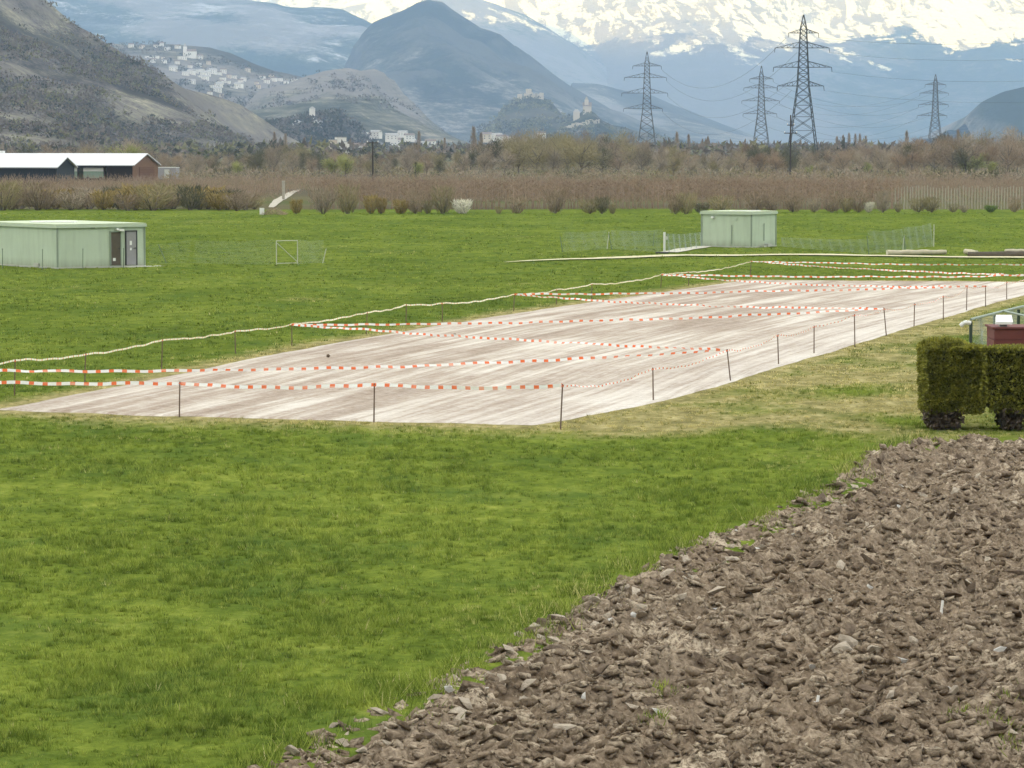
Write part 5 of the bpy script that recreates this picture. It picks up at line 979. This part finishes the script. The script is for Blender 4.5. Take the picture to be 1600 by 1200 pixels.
# ruined castle on the flat-topped hill
hC = HF['castle_hill'][0]; Yc = 5480.; t = thing('ruined_castle', 'ruined castle walls along the top of the flat castle hill', 'castle', ((820 - 800) / F * Yc, Yc, 0)); rr = random.Random(3); x_base = (820 - 800) / F * Yc
prev = None
for k in range(15):
    px = 797 + k * 3.4; x = (px - 800) / F * Yc; z = float(hC(np.array([x]), np.array([Yc]))[0]); h = 6 + rr.uniform(-2, 3); m = MB(); m.box((x - x_base, 0, z + h / 2 - 5), (4.1, 3, h + 10))
    for c in (-1, 1): m.box((x - x_base + c * 1.2, 0, z + h + .6), (1.2, 3, 1.2))
    m.obj('wall_segment', M_STONE2 if k % 3 else M_STONE3, t)
for px, h, w_ in ((812, 13, 8), (826, 16, 10), (846, 11, 7)): x = (px - 800) / F * Yc; z = float(hC(np.array([x]), np.array([Yc]))[0]); MB().box((x - x_base, 3, z + h / 2 - 5), (w_, 7, h + 10)).obj('tower', M_STONE2, t)
# fortified church on the smaller hill
hV = HF['church_hill'][0]; Yv = 5060.; xb_ = (915 - 800) / F * Yv; zv = float(hV(np.array([xb_]), np.array([Yv]))[0]); t = thing('hilltop_church', 'fortified pale stone church with a tower on the smaller hill', 'church', (xb_, Yv, zv)); k = Yv / F
MB().box((2 * k, 0, 3), (13 * k, 14, 16)).obj('nave', M_STONE2, t); m = MB(); m.add([(-5 * k, -8, 11), (9 * k, -8, 11), (9 * k, 8, 11), (-5 * k, 8, 11), (-5 * k, 0, 17), (9 * k, 0, 17)], [(0, 1, 5, 4), (2, 3, 4, 5), (1, 2, 5), (3, 0, 4)]); m.obj('roof', M_HR, t)
MB().box((1 * k, -2, 9), (6 * k, 8, 24)).obj('tower', M_STONE2, t); m = MB(); m.box((1 * k, -2, 23), (6 * k, 8, 5), 0, top=.3); m.obj('tower_roof', M_STONE3, t)
m = MB(); m.box((-15 * k, -20, -6), (10 * k, 12, 16)); m.obj('gatehouse', M_STONE2, t); m = MB(); m.box((-15 * k, -20, 4), (10 * k, 12, 4), 0, top=.4); m.obj('gatehouse_roof', M_STONE3, t)
for i in range(12):
    px = 874 + i * 5.4; Yw = 4960 - 3 * i; x = (px - 800) / F * Yw; z = float(hV(np.array([x]), np.array([Yw]))[0]); m = MB(); m.box((x - xb_, Yw - Yv, z - zv + 1.5), (5.8 * k, 3, 9 + 2 * math.sin(i * 1.7))); m.obj('rampart', M_STONE2, t)
# ------------------------------------------------------------------ scrub on the slopes: masses nobody could count
def scrub(name, hill, n, pxr, seed, size, mats, label, pymin=0, thr=0.0, lam=140, tri=16):
    h, f0, d0 = HF[hill]; r_ = np.random.default_rng(seed); Y = r_.uniform(f0 + 20, d0, n * 3); px = r_.uniform(*pxr, n * 3); X = (px - 800) / F * Y; Z = h(X, Y); ok = (Z > 1) & (fbm(X / lam, Y / (lam * 1.3) + Z / 60, 4, seed) + .25 * r_.normal(0, 1, len(X)) * .5 > thr); X, Y, Z = X[ok][:n], Y[ok][:n], Z[ok][:n]; n = len(X)
    s_ = size * r_.uniform(.5, 1.6, n); k = tri; C = np.repeat(np.c_[X, Y, Z], k, 0); S = np.repeat(s_, k); u = r_.normal(0, 1, (n * k, 3)); u /= np.linalg.norm(u, axis=1)[:, None]; P = C + u * (S * .5)[:, None] * [1.1, 1.1, .6] + np.c_[S * 0, S * 0, S * .38]
    V = twigs(P, u * .7 + r_.normal(0, .6, (n * k, 3)) + [0, 0, .1], S * r_.uniform(.2, .45, n * k), S * r_.uniform(.2, .4, n * k), seed); mi = np.repeat(r_.integers(0, len(mats), n), k)
    tag(link(name, np_mesh(name, V, np.arange(len(V)).reshape(-1, 3), mats, mi)), label, None, None, 'stuff')
TS = [twig_mat('scrub_grey', (.13, .112, .10), (.20, .175, .155), 0), twig_mat('scrub_brown', (.15, .125, .10), (.215, .18, .145), 0), twig_mat('scrub_dark', (.06, .062, .048), (.10, .095, .075), 0), twig_mat('scrub_olive', (.15, .148, .085), (.22, .21, .11), 0)]
scrub('hillside_scrub', 'scrub_hill', 4600, (-30, 460), 41, 4.0, [TS[0], TS[1], TS[0], TS[2], TS[3]], 'leafless scrub and small trees covering the near slope', thr=.06, lam=60, tri=14)
scrub('village_trees', 'village_hill', 520, (180, 600), 43, 7, [TS[0], TS[2], TS[2]], 'dark trees scattered between the hillside houses', thr=.12, lam=160)
scrub('vineyard_scrub', 'vineyard_hill', 420, (380, 740), 45, 6, [TS[2], TS[0]], 'dark thickets on the vineyard hill', thr=.25, lam=260)
scrub('knoll_trees', 'wooded_knoll', 900, (390, 590), 47, 7, [TS[2], TS[2], TS[0]], 'dark trees covering the wooded knoll', thr=-.2)
scrub('castle_hill_scrub', 'castle_hill', 700, (740, 930), 49, 8, [TS[2], TS[3]], 'scrub on the castle hill', thr=.05)
scrub('church_hill_scrub', 'church_hill', 500, (860, 1060), 51, 8, [TS[2], TS[3]], 'scrub on the church hill', thr=.05)
# far trees of the plain between the wood and the hills
r_ = np.random.default_rng(77); n = 2600; Y = r_.uniform(1100, 4600, n); X = r_.uniform(-.17, .17, n) * Y; k = 14; S = np.repeat(r_.uniform(5, 10, n), k); C = np.repeat(np.c_[X, Y, X * 0], k, 0); u = r_.normal(0, 1, (n * k, 3)); u /= np.linalg.norm(u, axis=1)[:, None]
V = twigs(C + u * (S * .45)[:, None] * [1, 1, .7] + np.c_[S * 0, S * 0, S * .4], u * .7 + r_.normal(0, .6, u.shape), S * .35, S * .25, 5); tag(link('distant_wood', np_mesh('distant_wood', V, np.arange(len(V)).reshape(-1, 3), TS, np.repeat(r_.integers(0, 4, n), k))), 'low bare woodland spread over the plain towards the hills', None, None, 'stuff')
# thicket under the trees of the wood
r_ = np.random.default_rng(78); n = 3200; Y = r_.uniform(575, 1000, n); X = r_.uniform(-.17, .17, n) * Y; pxs = X / Y * F + 800; ok = ~((pxs < 262) & (Y < 660)); X, Y = X[ok], Y[ok]; n = len(X); k = 22; S = np.repeat(r_.uniform(.9, 2.3, n) * (.6 + .8 * vn(X / 14, Y / 60, 5)), k); C = np.repeat(np.c_[X, Y, X * 0], k, 0); u = r_.normal(0, 1, (n * k, 3)); u /= np.linalg.norm(u, axis=1)[:, None]
TU = [TW['grey'], TW['brown'], TW['olive'], TW['dark'], TW['grey'], TW['brown']]
V = twigs(C + u * (S * .5)[:, None] * [1.2, 1, .6] + np.c_[S * 0, S * 0, S * .4], u * .5 + r_.normal(0, .4, u.shape) + [0, 0, .3], S * .4, S * .10, 6); tag(link('thicket', np_mesh('thicket', V, np.arange(len(V)).reshape(-1, 3), TU, np.repeat(r_.integers(0, 6, n), k))), 'tangled leafless thicket under the trees behind the orchard', None, None, 'stuff')
